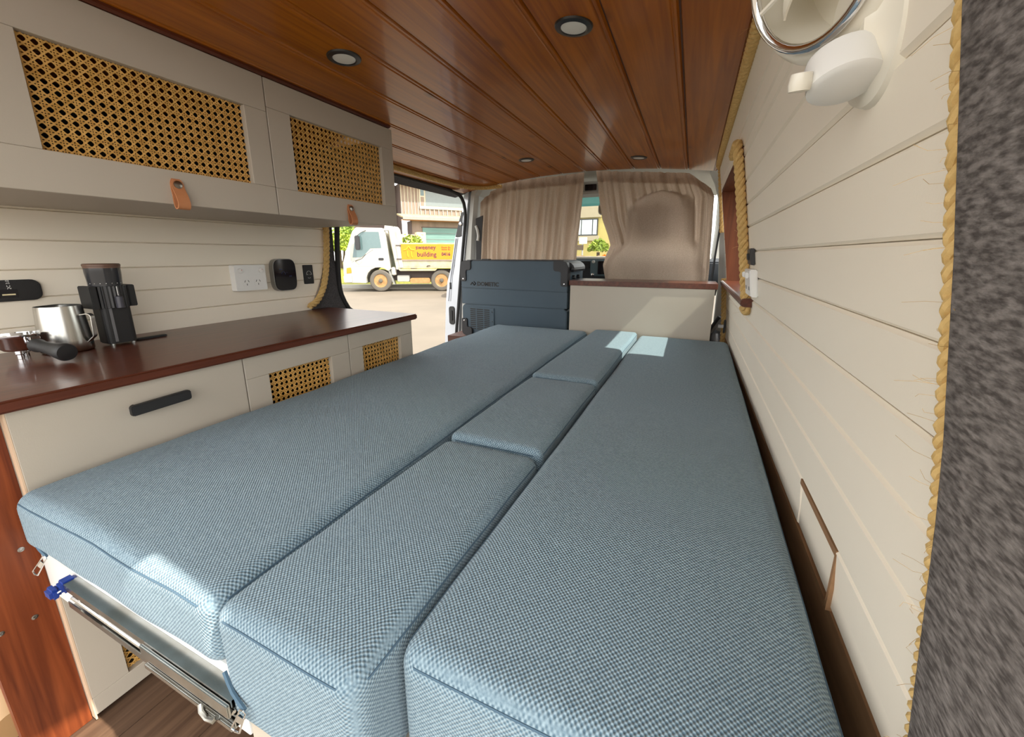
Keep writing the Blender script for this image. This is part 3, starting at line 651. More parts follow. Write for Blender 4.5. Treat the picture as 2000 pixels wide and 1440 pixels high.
MB().prism(squircle(1.155, -.0795, .052, .0655), 'x', XL, XL+.026).build('rim', mat('warm_grey_metal', (.28, .27, .25), .35, .6), t, bev=.002)
sc_ = MB().prism(squircle(1.155, -.0795, .0495, .063), 'x', XL+.024, XL+.0285).build('screen', M_screen, t, bev=.0015)
Mui = mat('screen_icons', (.015, .035, .16), .3)
mb = MB(); mb.tube([(XL+.0287, 1.145+.008*math.cos(a), -.075+.009*math.sin(a)) for a in (R(q) for q in range(-20, 200, 22))], .0006, 4); mb.box(XL+.0284, XL+.0288, 1.128, 1.141, -.058, -.0555); mb.box(XL+.0284, XL+.0288, 1.17, 1.182, -.086, -.0845); mb.box(XL+.0284, XL+.0288, 1.158, 1.164, -.070, -.069)
mb.build('screen_marks', Mui, t)
t = thing('socket_plate', 'small black rectangular socket plate beside rope edging', 'outlet', (XL, 1.282, -.125))
MB().prism(rrect(1.259, 1.306, -.125, -.042, .003, 3), 'x', XL, XL+.008).build('plate', M_blackm, t, bev=.0015)
mb = MB(); mb.tube([(XL+.009, 1.2825+.0125*math.cos(R(q)), -.083+.015*math.sin(R(q))) for q in range(-10, 191, 20)], .0006, 4)
mb.tube([(XL+.009, 1.2825+.0125*math.cos(R(q)), -.085+.015*math.sin(R(q))) for q in range(235, 306, 14)], .0006, 4); mb.build('socket_ring', M_white, t)
mb = MB()
for y in (1.277, 1.289): mb.lathe([(.0016, 0), (.0012, .0006)], (XL+.008, y, -.084), (1, 0, 0), 8)
mb.build('contact', M_white, t)
t = thing('usb_outlet', 'black rounded panel with usb ports at left edge', 'outlet', (XL, .38, -.11))
MB().prism(rrect(.25, .4635, -.1135, -.0605, .018, 5), 'x', XL, XL+.010).build('plate', M_black, t, bev=.003)
for i, y in enumerate((.404, .345, .29)):
    MB().box(XL+.0098, XL+.0112, y-.016, y+.016, -.1045, -.083).build('port', M_screen, t, bev=.0006)
    MB().box(XL+.011, XL+.0122, y-.011, y+.011, -.098, -.0945).build('port_tongue', mat('pale_yellow', (.75, .66, .40), .4) if i == 0 else MATS['pale_yellow'], t)
for y, s in ((.410, 'QC 3.0'), (.380, '12V'), (.352, '5V 3A')):
    textmesh('printed_mark', s, .0085, M_white, frame((XL+.0102, y, -.086), (0, 0, 1), (0, -1, 0)), t, .0002)

# ================================================================== COFFEE THINGS
ZK = -.240
gx, gy = -1.447, .548
t = thing('coffee_grinder', 'tall black ribbed coffee grinder with brown lid on countertop', 'grinder', (gx, gy, ZK)); t.scale = (.86, .86, .865)
MB().prism(rrect(gx-.032, gx+.036, gy-.036, gy+.038, .014, 4), 'z', ZK+.006, ZK+.135).build('base', M_blackm, t, bev=.003)
B(gx+.0355, gx+.038, gy-.020, gy-.013, ZK+.012, ZK+.118).build('front_strip', mat('satin_grey', (.16, .16, .17), .3), t)
rib = []
for i in range(60):
    a = 2*math.pi*i/60; r_ = .044 if i % 2 else .0465; rib.append((gx+.004+r_*math.cos(a), gy+r_*math.sin(a)))
MB().prism(rib, 'z', ZK+.118, ZK+.185).build('adjust_ring', M_black, t, bev=.0005, seg=1)
B(gx-.030, gx+.044, gy-.056, gy-.040, ZK+.118, ZK+.186).build('side_block', M_blackm, t, bev=.002)
B(gx-.035, gx+.030, gy+.040, gy+.058, ZK+.118, ZK+.186).build('side_block', M_blackm, t, bev=.002)
MB().lathe([(.010, 0), (.010, .034), (.008, .036)], (gx+.050, gy+.006, ZK+.118), (0, 0, 1), 14).build('lever', mat('lever_grey', (.05, .05, .065), .3), t, smooth=True)
B(gx+.0495, gx+.0505, gy+.004, gy+.006, ZK+.156, ZK+.184).build('pointer_mark', M_white, t)
MB().lathe([(.040, .185), (.040, .196), (.042, .225), (.042, .239)], (gx, gy, ZK), (0, 0, 1), 32).build('hopper', mat('smoke_plastic', (.03, .031, .036), .15), t, smooth=True)
mb = MB()
for i in range(9):
    a = R(-75+i*19); mb.lathe([(.0011, 0), (.0009, .0005)], (gx+.0405*math.cos(a), gy+.0405*math.sin(a), ZK+.193), (math.cos(a), math.sin(a), 0), 6)
mb.build('scale_dot', M_white, t)
MB().lathe([(.0425, .239), (.0425, .244), (.0435, .245), (.0435, .250), (.041, .2525), (.001, .253)], (gx, gy, ZK), (0, 0, 1), 32).build('lid', mat('brown_lid', (.14, .075, .05), .45), t, smooth=True)
for dy in (-.025, .027): MB().lathe([(.006, 0), (.006, .006)], (gx+.028, gy+dy, ZK), (0, 0, 1), 10).build('foot', M_zinc, t)
B(gx-.02, gx+.0, gy+.05, gy+.135, ZK, ZK+.006).build('crank_lever', M_blackm, t, bev=.002)
jx, jy = -1.452, .450
t = thing('milk_jug', 'brushed steel milk jug with handle on countertop', 'jug', (jx, jy, ZK))
prof = [(.001, .0), (.046, .0), (.0485, .004), (.048, .03), (.0455, .07), (.0425, .112), (.042, .116), (.041, .116), (.0415, .112), (.044, .07), (.046, .03), (.045, .006), (.001, .005)]
mb = MB().lathe(prof, (jx, jy, ZK), (0, 0, 1), 40)
for v in mb.v:                                   # pour lip
    if v.z > ZK+.105:
        a = math.atan2(v.y-jy, v.x-jx); g = max(0, math.cos(a-R(160)))**12; v.x += math.cos(R(160))*.012*g; v.y += math.sin(R(160))*.012*g
mb.build('body', M_steel, t, smooth=True, ang=60)
hd = Vector((.80, .60, 0)).normalized()
hp_ = [Vector((jx, jy, 0))+hd*q+Vector((0, 0, ZK+z)) for q, z in ((.0425, .092), (.060, .094), (.066, .088), (.066, .080), (.064, .045), (.0625, .036), (.056, .030), (.048, .022))]
sd = Vector((-hd.y, hd.x, 0))*.0065; mb = MB(); rows = []
for i, q in enumerate(smooth_path(hp_, .005)):
    rows.append(q)
vs = []
for i, q in enumerate(rows):
    tt = (rows[min(i+1, len(rows)-1)]-rows[max(i-1, 0)]).normalized(); nn = tt.cross(sd).normalized()*.0009; vs += [q+sd+nn, q-sd+nn, q-sd-nn, q+sd-nn]
mb.add(vs, [(i*4+k_, i*4+(k_+1) % 4, i*4+4+(k_+1) % 4, i*4+4+k_) for i in range(len(rows)-1) for k_ in range(4)]+[(0, 1, 2, 3), tuple(4*len(rows)-4+k_ for k_ in range(4))])
mb.build('handle', M_steel, t, smooth=True)
px_, py_ = -1.452, .372
t = thing('portafilter', 'steel coffee portafilter with black handle at countertop edge', 'portafilter', (px_, py_, ZK))
MB().lathe([(.001, .020), (.028, .020), (.034, .026), (.0355, .050), (.039, .053), (.039, .058), (.035, .058), (.033, .03), (.001, .028)], (px_, py_, ZK), (0, 0, 1), 40).build('basket', M_chrome, t, smooth=True, ang=50)
for a in (20, 200): MB().prism(rrect(-.010, .010, -.004, .004, .002, 2), 'z', .046, .052).xf(Matrix.Translation((px_+.041*math.cos(R(a)), py_+.041*math.sin(R(a)), ZK)) @ Matrix.Rotation(R(a+90), 4, 'Z')).build('lug', M_chrome, t)
for s in (-.013, .013): MB().lathe([(.009, .021), (.009, .012), (.0065, .010), (.0065, 0)], (px_+s, py_-s*.6, ZK), (0, 0, 1), 14).build('spout', M_chrome, t, smooth=True)
hv = Vector((.93, .14, -.10)).normalized(); p0 = Vector((px_, py_, ZK+.040))
MB().lathe([(.007, .030), (.007, .052), (.010, .060)], p0, hv, 14).build('neck', M_chrome, t, smooth=True)
MB().lathe([(.010, .056), (.0155, .058), (.016, .066), (.0135, .080), (.0145, .11), (.0185, .14), (.0205, .158), (.0185, .164), (.001, .166)], p0, hv, 24).build('handle', M_blackm, t, smooth=True)

# ================================================================== RIGHT WALL FITTINGS
def wallplate(name, lab, yc, zcn, hw, hh, th, m):
    t = thing(name, lab, 'outlet', (xw(zcn)-.004, yc, zcn-hh))
    xa, xb = xw(zcn-hh)-.004, xw(zcn+hh)-.004
    def slab(y0, y1, v0, v1, d0, d1):
        f = lambda v: xa+(xb-xa)*(v-(zcn-hh))/(2*hh)
        return MB().hexa([(f(v0)-d0, y0, v0), (f(v0)-d1, y0, v0), (f(v0)-d1, y1, v0), (f(v0)-d0, y1, v0)], [(f(v1)-d0, y0, v1), (f(v1)-d1, y0, v1), (f(v1)-d1, y1, v1), (f(v1)-d0, y1, v1)])
    slab(yc-hw, yc+hw, zcn-hh, zcn+hh, 0, th).build('plate', m, t, bev=.0025)
    return t, slab
t, slab = wallplate('power_outlet', 'white double power outlet beside rope on right wall', 1.275, -.0725, .058, .036, .018, M_white)
for y in (1.245, 1.305):
    slab(y-.008, y+.008, -.060, -.045, .018, .027).build('switch', M_white, t, bev=.002)
    for s in (-.006, .006): slab(y+s-.001, y+s+.001, -.092, -.082, .0178, .0186).build('slot', M_black, t)
t, slab = wallplate('usb_socket', 'small black socket plate above white outlet on right wall', 1.283, -.004, .03, .022, .012, M_black)
slab(1.27, 1.296, -.014, .006, .012, .016).build('socket_flap', M_blackm, t, bev=.002)
# black seat belt hardware in the gap at the front right
t = thing('seat_belt_stalk', 'black seat belt hardware with white tab in gap beside bed', 'seat belt', (.15, 2.45, -.45))
MB().lathe([(.02, 0), (.045, .02), (.05, .09), (.035, .13), (.01, .14)], (.135, 2.50, -.55), (.1, -.1, 1), 16).build('housing', M_black, t, smooth=True)
MB().tube([(.125, 2.46, -.42), (.15, 2.45, -.37), (.17, 2.44, -.33)], .016, 8).build('stalk', M_black, t, smooth=True)
B(.155, .186, 2.33, 2.345, -.372, -.357).build('white_tab', M_white, t, bev=.001)
B(.180, .190, 2.325, 2.352, -.40, -.33).build('bracket', M_black, t, bev=.003)

# ================================================================== WALL FAN
FN = Vector((-.78, -.52, -.35)).normalized(); FC = Vector((.082, .463, .238))
fan = thing('wall_fan', 'ivory wall fan with chrome ring grille on right wall', 'fan', (.125, .46, .18))
def ring(c, n_, Rr, r_, name, m, N=48, M2=10, sq=1.0):
    q = n_.to_track_quat('Z', 'Y'); MB().tube([c+q @ Vector((Rr*math.cos(2*math.pi*i/N), Rr*sq*math.sin(2*math.pi*i/N), 0)) for i in range(N)], r_, M2, True).build(name, m, fan, smooth=True)
ring(FC+FN*.022, FN, .057, .0042, 'chrome_ring', M_chrome)
MB().lathe([(.059, .018), (.066, .016), (.074, .006), (.078, -.012), (.075, -.034), (.063, -.045), (.059, -.044), (.066, -.034), (.068, -.018), (.0675, 0), (.061, .013)], FC, FN, 48, ring=True).build('outer_hoop', M_offw, fan, smooth=True)
MB().lathe([(.001, -.044), (.061, -.046), (.061, -.042), (.001, -.040)], FC, FN, 40).build('back_disc', M_offw, fan, smooth=True)
MB().lathe([(.020, -.04), (.020, -.005), (.016, .004), (.001, .006)], FC, FN, 24).build('hub', M_offw, fan, smooth=True)
q = FN.to_track_quat('Z', 'Y')
for i in range(3):
    a0 = 2*math.pi*i/3+.5
    def bl_(u, v, a0=a0):
        r_ = .017+.037*u; a = a0+(v-.5)*(.95+.25*u)+.35*u; return FC+q @ Vector((r_*math.cos(a), r_*math.sin(a), (v-.5)*.026-.012))
    MB().grid(bl_, 8, 8).build('blade', M_offw, fan, smooth=True, solid=.0018)
for i in range(3):
    a = 2*math.pi*i/3+1.2
    MB().tube([FC+FN*.020+q @ Vector((r_*math.cos(a), r_*math.sin(a), .002*math.sin(r_*40))) for r_ in (.060, .04, .008)], .0022, 6).build('grille_spoke', M_offw, fan, smooth=True)
WN = Vector((-.98, -.05, -.16)).normalized()
MB().lathe([(.001, 0), (.062, 0), (.064, .004), (.060, .012), (.040, .020), (.036, .026), (.001, .028)], (.1275, .475, .188), WN, 40).build('wall_base', M_offw, fan, smooth=True)
MB().tube([(.125, .478, .186), (.114, .472, .174), (.106, .466, .160)], .018, 16).build('arm', M_offw, fan, smooth=True)
MB().lathe([(.001, -.014), (.022, -.014), (.026, -.011), (.0265, .010), (.025, .014), (.001, .015)], (.101, .458, .150), (-.12, .34, 1), 32).build('pivot_knob', M_white, fan, smooth=True)
MB().lathe([(.001, 0), (.008, .001), (.009, .006), (.008, .014)], (.070, .450, .136), (0, -.2, 1), 16).build('release_button', M_offw, fan, smooth=True)
tag(MB().tube(smooth_path([(.122, .435, .30), (.125, .425, .22), (.1275, .42, .168), (.128, .425, .150), (.127, .44, .147)], .01), .0011, 6).build('fan_cable', M_black, smooth=True), 'thin dark cable running down the right wall behind fan', 'cable')

# ================================================================== CURTAINS AND CAB
def curtain(label, fx0, fx1, z0, ztop, yb, folds, amp, bulge=None, seed=0, hem=.045, nu=150, nv=90):
    def f(u, v):
        ztp = ztop(u); z = ztp+(z0-ztp)*v; x = fx0(z)+(fx1(z)-fx0(z))*u
        sw = .35+.65*min(1, v*3); ph = u*folds*2*math.pi+seed
        pa = ph+.8*math.sin(v*2+seed); y = yb+amp*sw*(.9-1.8*abs(math.sin(pa/2))**.75+.35*math.sin(ph*1.7+v*3+seed*2))
        y += .010*noise.noise(Vector((x*7, z*5, seed)))+.004*noise.noise(Vector((x*23, z*16, seed+5)))
        if v < hem: y += .004*math.sin(u*folds*9)
        if bulge: y = bulge(x, z, y)
        return (x, y, z)
    o = MB().grid(f, nu, nv).build('curtain', M_curt, smooth=True, ang=180)
    h = MB().grid(lambda u, v: tuple(a+b for a, b in zip(f(u, v*.085), (0, -.004, 0))), nu, 6).build('rod_pocket', M_curt, o, smooth=True, ang=180)
    return tag(o, label, 'curtain', 'cab divider curtains')
lerp = lambda a, b, t: a+(b-a)*max(0, min(1, t))
curtain('pleated beige linen curtain behind the portable fridge',
        lambda z: lerp(-1.385, -1.40, (.40-z)/.4), lambda z: -.662-.03*max(0, min(1, (.45-z)/.5)), -.22,
        lambda u: .355+.125*min(1, u/.26)**.7+.018*max(0, u-.26)/.74, 2.605, 10.5, .030, None, 1.3)
def seatbulge(x, z, y):
    # cloth thrown over the driver seat: headrest above, wider backrest below
    cx = -.195 if z > .05 else -.195-.03*sstep(.05, -.05, z)
    pts = [(.36, 0), (.345, .06), (.33, .10), (.31, .125), (.25, .15), (.15, .166), (.08, .178), (0, .235), (-.1, .27), (-.5, .28)]
    wx = 0
    for (a, xa), (b, xb) in zip(pts, pts[1:]):
        if b <= z <= a: wx = xa+(xb-xa)*(a-z)/(a-b)
    m = sstep(wx+.05, wx-.03, abs(x-cx)) if z < .36 else 0
    wide = sstep(.10, -.04, z)*sstep(-.52, -.40, x)*sstep(.10, .0, x)*.6
    s = max(m, wide)
    ys = 2.515-.02*math.cos((x-cx)*7)+.016*noise.noise(Vector((x*11, z*5, 3)))+.003*noise.noise(Vector((x*30, z*12, 8)))
    return y+(ys-y)*s
def rl(z):
    pts = [(.51, -.592), (.30, -.555), (.213, -.534), (.12, -.495), (.06, -.475), (0, -.50), (-.06, -.515), (-.14, -.49), (-.3, -.48)]
    for (a, xa), (b, xb) in zip(pts, pts[1:]):
        if z >= b: return xa+(xb-xa)*(a-z)/(a-b)
    return -.48
curtain('beige linen curtain draped over the driver seat behind storage unit', rl,
        lambda z: lerp(.02, .078, (.44-z)/.12) if z > .3 else lerp(.078, .092, (.3-z)/.4), -.26,
        lambda u: .505-.052*min(1, u/.86)-.09*max(0, (u-.86)/.14)**1.2, 2.615, 10, .026, seatbulge, 4.1)
seat = thing('driver_seat', 'dark driver seat hidden under the right curtain', 'seat', (-.2, 2.75, -.8))
MB().prism(rrect(-.43, .03, -.62, .03, .07, 5), 'y', 2.66, 2.78).build('backrest', M_trimd, seat, bev=.02, smooth=True)
MB().prism(rrect(-.325, -.065, .105, .30, .05, 5), 'y', 2.60, 2.70).build('headrest', M_trimd, seat, bev=.02, smooth=True)
for x in (-.25, -.14): MB().tube([(x, 2.66, .0), (x, 2.66, .12)], .007, 8).build('headrest_post', M_chrome, seat, smooth=True)
MB().prism(rrect(-.43, .03, -.72, -.58, .04, 4), 'y', 2.78, 3.15).build('seat_cushion', M_trimd, seat, bev=.02, smooth=True)
# cab shell around the front seats
cab = thing('van_cab', 'grey lined van cab with roof and windscreen beyond the curtains', 'van cab', (-.7, 3.3, -.96))
MB().grid(lambda u, v: (-1.52+u*1.64, 2.56+v*.95, zc(-1.52+u*1.64)+.03-.02*v), 14, 2).build('roof_lining', M_trim, cab, solid=.01)
B(-1.66, -1.62, 2.72, 4.1, -.96, -.12).build('door_panel', M_trim, cab); B(.22, .26, 2.45, 4.1, -.96, -.12).build('door_panel', M_trim, cab)
B(-1.6, .2, 3.9, 3.96, -.96, -.2).build('firewall', M_trimd, cab)
for x in (-1.60, .17): MB().tube([(x, 3.98, -.15), (x*.985+.01, 3.75, .2), (x*.96-.0, 3.5, .46)], .035, 8).build('front_pillar', M_trim, cab, smooth=True)
MB().add([(-1.58, 3.98, -.12), (.15, 3.98, -.12), (.10, 3.575, .41), (-1.53, 3.575, .41)], [(0, 1, 2, 3)]).build('windscreen', M_glass, cab)
MB().add([(-1.53, 3.574, .411), (.10, 3.574, .411), (.10, 3.525, .485), (-1.53, 3.525, .485)], [(0, 1, 2, 3)]).build('tinted_band', M_glassb, cab)
dsh = thing('dashboard', 'dark dashboard with vents and screen seen between the curtains', 'dashboard', (-.7, 3.5, -.3))
MB().prism([(3.32, -.30), (3.22, -.24), (3.20, -.05), (3.24, -.022), (3.9, -.03), (3.9, -.30)], 'x', -1.58, .18).build('body', M_trimd, dsh, bev=.008)
MB().prism([(3.235, -.028), (3.245, -.012), (3.30, -.010), (3.30, -.026)], 'x', -1.5, .12).build('top_pad', mat('cream_dash_top', (.62, .60, .52), .5), dsh, bev=.003)
for z in (-.055, -.07, -.085, -.10): B(-.80, -.745, 3.188, 3.203, z-.003, z+.003).build('vent_slat', M_black, dsh)
MB().prism(rrect(-.735, -.52, -.16, -.035, .01, 3), 'y', 3.185, 3.2).build('console_frame', mat('teal_grey_trim', (.08, .13, .15), .3), dsh, bev=.003)
MB().prism(rrect(-.675, -.53, -.145, -.045, .006, 3), 'y', 3.178, 3.19).build('screen', M_screen, dsh, bev=.002)
for z in (-.15, -.05): MB().lathe([(.012, 0), (.012, .015), (.009, .017)], (-.71, 3.186, z), (0, -1, 0), 14).build('knob', M_chrome if z < -.1 else M_trim, dsh, smooth=True)
t = thing('overhead_console', 'grey overhead console with dark display above gap between curtains', 'console', (-.66, 2.8, .40))
MB().prism([(2.74, .47), (2.73, .44), (2.75, .395), (2.86, .385), (2.9, .47)], 'x', -.76, -.56).build('housing', M_trim, t, bev=.008)
MB().prism(rrect(-.70, -.60, .402, .455, .006, 3), 'y', 2.722, 2.74).build('display_frame', mat('grey_bezel', (.30, .30, .27), .4), t, bev=.003)
MB().prism(rrect(-.685, -.61, .410, .447, .004, 3), 'y', 2.716, 2.724).build('display', M_screen, t)
t = thing('rear_view_mirror', 'rear view mirror at the edge of the right curtain', 'mirror', (-.60, 3.3, .36))
MB().prism(rrect(-.72, -.48, .31, .40, .03, 4), 'y', 3.30, 3.33).build('housing', M_trim, t, bev=.006)
MB().prism(rrect(-.712, -.488, .317, .393, .026, 4), 'y', 3.297, 3.301).build('mirror_glass', mat('mirror_silver', (.45, .42, .33), .1, .8), t)
MB().tube([(-.60, 3.33, .38), (-.60, 3.42, .45)], .008, 8).build('stem', M_trimd, t)
# right front pillar trim and belt
t = thing('pillar_trim', 'pale plastic pillar trim with seat belt right of the curtain', 'trim', (.15, 2.66, -.9))
mb = MB(); tp = [(.045, .46, .13), (.075, .40, .14), (.108, .30, .165), (.125, .15, .19), (.14, 0, .205), (.155, -.2, .215), (.165, -.95, .22)]
for (xi, za, xo_), (xj, zb, xp) in zip(tp, tp[1:]):
    mb.hexa([(xj, 2.66, zb), (xj+.02, 2.62, zb), (xp, 2.44, zb), (xp+.02, 2.44, zb), (xp+.02, 2.72, zb), (xj, 2.72, zb)], [(xi, 2.66, za), (xi+.02, 2.62, za), (xo_, 2.44, za), (xo_+.02, 2.44, za), (xo_+.02, 2.72, za), (xi, 2.72, za)])
mb.build('trim_panel', M_trim, t)
MB().prism(rrect(-.02, .02, -.05, .05, .012, 3), 'y', 0, .02).xf(Matrix.Translation((.135, 2.595, .20))).build('belt_guide', M_trim, t, bev=.004)
MB().prism(rrect(-.008, .008, -.025, .025, .005, 3), 'y', -.002, .002).xf(Matrix.Translation((.135, 2.594, .20))).build('belt_slot', M_black, t)
MB().tube([(.125, 2.59, .19), (.115, 2.60, 0), (.11, 2.60, -.2), (.112, 2.60, -.5)], .0055, 6).build('belt_webbing', M_trimd, t)

# ================================================================== OUTSIDE
ZG = -1.5
M_road = mat('pale_asphalt', (.125, .103, .078), .9, c2=(.10, .083, .062), ns=.8, bump=.3, bs=30)
M_grass = mat('dry_grass', (.22, .20, .03), .95, c2=(.12, .14, .02), ns=9, bump=.5, bs=60)
M_kerb = mat('concrete_kerb', (.33, .32, .29), .9)
M_truck = mat('truck_white', (.46, .45, .41), .35, c2=(.42, .40, .34), ns=2)
M_tray = mat('tray_cream', (.42, .385, .27), .5, c2=(.33, .28, .17), ns=4)
M_orange = mat('orange_sign', (.72, .21, .0), .5)
M_yellow = mat('sign_yellow', (.70, .46, .01), .5)
M_purple = mat('sign_purple', (.045, .004, .03), .5)
M_brown = mat('sign_brown', (.10, .012, .005), .5)
M_tyre = mat('tyre_rubber', (.10, .088, .072), .85)
M_rim = mat('rusty_rim', (.36, .21, .08), .5, c2=(.26, .14, .05), ns=9)
M_under = mat('chassis_brown', (.07, .05, .042), .7)
M_amber = mat('amber_lens', (.75, .22, .02), .2)
M_cabgl = mat('vehicle_glass', (.10, .155, .16), .05)
M_sid = mat('timber_siding', (.26, .20, .155), .8, c2=(.20, .15, .115), ns=5, sc3=(1, 1, .2))
M_sidd = mat('dark_timber', (.10, .07, .06), .8)
M_batt = mat('cream_trim', (.46, .42, .31), .6)
M_roof = mat('cream_roof', (.40, .34, .20), .8, c2=(.30, .23, .12), ns=5)
M_fasc = mat('grey_gutter', (.22, .22, .20), .5)
M_soff = mat('orange_soffit', (.62, .28, .12), .6)
M_gar = mat('teal_garage_door', (.14, .26, .23), .55, c2=(.11, .21, .19), ns=1, sc3=(1, 1, 8))
M_wing = mat('reflecting_glass', (.16, .19, .19), .05)
M_leaf = mat('leaf_green', (.22, .32, .03), .6, c2=(.10, .18, .015), ns=3)
M_leafy = mat('leaf_lime', (.26, .33, .02), .6, c2=(.13, .19, .01), ns=3)
M_yel = mat('yellow_render', (.42, .34, .11), .8)
M_carp = mat('car_dark_paint', (.08, .095, .10), .15, .3, coat=.6)
M_bark = mat('bark', (.10, .07, .045), .9)

struct('ground', MB().add([(-90, -70, ZG), (70, -70, ZG), (70, 90, ZG), (-90, 90, ZG)], [(0, 1, 2, 3)]), M_road)
U = Vector((math.cos(R(30)), math.sin(R(30)), 0)); V = Vector((-U.y, U.x, 0))
MT = frame((-11.89, 13.21, ZG), U, V)
def tp_(x, y): return ((x-745)/47.5, (570-y)/47.5)
def tpoly(*pts): return [tp_(*p) for p in pts]
# kerb and grass bank across the road
kb = struct('kerb', B(-12, 16, 2.05, 2.25, -.05, .16).xf(MT), M_kerb, bev=.02)
gr = MB().grid(lambda u, v: (-14+u*34, 2.25+v*5.5, .14+.95*sstep(.05, .55, v)+.05*noise.noise(Vector((u*40, v*8, 0)))), 60, 14).xf(MT).build('grass_bank', M_grass, smooth=True, kind='stuff')
tag(gr, 'sunny yellow green grass bank behind the parked truck', 'grass')
# ---------------------------------------------------------------- truck
tk = thing('tipper_truck', 'white tipper truck with orange sign parked across the road', 'truck', (-11.5, 13.5, ZG))
tb = lambda mb, name, m, parent=None, **kw: mb.xf(MT).build(name, m, parent or tk, **kw)
cabp = tpoly((677, 552), (675, 532), (676, 513), (681, 498), (698, 454), (706, 446.5), (754, 447), (760, 454), (766, 526), (762, 529))+[tp_(743+26*math.cos(R(a)), 548-26*math.sin(R(a))) for a in (45, 65, 85, 105, 125, 145, 165, 180)]+tpoly((717, 553))
cb_ = tb(MB().prism(cabp, 'y', 0, 1.75), 'cab', M_truck, bev=.03, smooth=True)
tb(MB().prism(tpoly((695, 503), (703.5, 463), (717, 454.6), (748, 454.6), (751, 485), (730, 485.7), (714, 502), (706, 503)), 'y', -.006, .01), 'side_window', M_cabgl)
tb(MB().hexa([(tp_(681.5, 499)[0]-.02, v, tp_(0, 499)[1]) for v in (.12, 1.63)]+[(tp_(680, 499)[0]+.05, v, tp_(0, 499)[1]) for v in (1.63, .12)], [(tp_(698, 456)[0]-.02, v, tp_(0, 456)[1]) for v in (.15, 1.6)]+[(tp_(698, 456)[0]+.05, v, tp_(0, 456)[1]) for v in (1.6, .15)]), 'windscreen', M_cabgl)
tb(MB().tube([(*[tp_(693, 512)[0]], -.003, tp_(0, 512)[1]), (tp_(716, 500)[0], -.003, tp_(0, 500)[1]), (tp_(735, 488)[0], -.003, tp_(0, 488)[1])], .008, 5), 'door_crease', M_fasc)
tb(MB().prism(rrect(tp_(744, 0)[0], tp_(754, 0)[0], tp_(0, 508.5)[1], tp_(0, 504)[1], .03, 3), 'y', -.015, .01), 'door_handle', M_black)
mb = MB()
for a, b in (((756, 450), (760, 524)), ((692, 505), (690, 552)), ((690, 520), (756, 520))): mb.tube([(tp_(*a)[0], -.001, tp_(*a)[1]), (tp_(*b)[0], -.001, tp_(*b)[1])], .006, 4)
tb(mb, 'panel_seam', M_kerb)
tb(MB().prism(rrect(*[tp_(x, 0)[0] for x in (704, 713.5)], *[tp_(0, y)[1] for y in (489, 462)], .07, 4), 'y', -.22, -.14), 'wing_mirror', M_black, bev=.02, smooth=True)
tb(MB().tube([(tp_(709, 0)[0], -.17, tp_(0, 462)[1]), (tp_(716, 0)[0], -.10, tp_(0, 456)[1]), (tp_(724, 0)[0], 0, tp_(0, 452)[1])], .012, 6), 'mirror_arm', M_black)
tb(MB().tube([(tp_(700, 0)[0], -.01, tp_(0, 510)[1]), (tp_(714, 0)[0], -.12, tp_(0, 505)[1]), (tp_(722, 0)[0], -.14, tp_(0, 497)[1])], .012, 6), 'mirror_arm', M_black)
tb(MB().prism(tpoly((681, 534), (682, 523), (690, 522), (691, 533)), 'y', -.015, .2), 'indicator', M_amber, bev=.01)
tb(MB().prism(tpoly((676.5, 534), (677, 524), (681, 523), (680.5, 534)), 'y', -.010, .3), 'headlight', M_lens, bev=.01)
tb(MB().prism(tpoly((674.5, 552), (674, 538), (691, 537), (692, 552)), 'y', -.03, 1.78), 'bumper', M_truck, bev=.03)
def wheel(u, r_, v0=0):
    wv = []
    c = (u, v0, r_)
    tb(MB().lathe([(r_*.62, -.02), (r_*.70, -.03), (r_*.93, -.015), (r_, .03), (r_, .20), (r_*.9, .24), (r_*.6, .24)], c, (0, 1, 0), 28, ring=True), 'tyre', M_tyre, smooth=True)
    rm = tb(MB().lathe([(r_*.63, .0), (r_*.60, -.012), (r_*.52, .02), (r_*.40, .05), (r_*.30, .01), (r_*.20, .0), (r_*.001, .0)], c, (0, 1, 0), 28), 'rim', M_rim, smooth=True)
    tb(MB().lathe([(r_*.17, .02), (r_*.17, -.05), (r_*.10, -.06), (r_*.001, -.06)], c, (0, 1, 0), 16), 'hub', M_tyre, rm, smooth=True)
    for k_ in range(6):
        a = k_*math.pi/3; tb(MB().lathe([(.035, 0), (.03, -.012)], (u+r_*.43*math.cos(a), v0+.035, r_+r_*.43*math.sin(a)), (0, 1, 0), 8), 'rim_hole', M_under, rm)
wheel(0, .455, .02); wheel(tp_(865, 0)[0], .455, .04)
tb(MB().lathe([(.40, 0), (.44, .03), (.44, .2), (.3, .24)], (-.25, 1.5, .44), (0, 1, 0), 20), 'tyre', M_tyre, smooth=True)
tb(B(tp_(762, 0)[0], tp_(945, 0)[0], .35, 1.4, tp_(0, 549)[1], tp_(0, 527)[1]), 'chassis', M_under)
tb(MB().prism(rrect(*[tp_(x, 0)[0] for x in (777, 801)], *[tp_(0, y)[1] for y in (550.5, 538)], .04, 3), 'y', .08, .5), 'battery_box', M_kerb, bev=.01)
tb(MB().prism(rrect(*[tp_(x, 0)[0] for x in (802, 842)], *[tp_(0, y)[1] for y in (554, 543.5)], .08, 4), 'y', .05, .45), 'fuel_tank', M_rim, bev=.01, smooth=True)
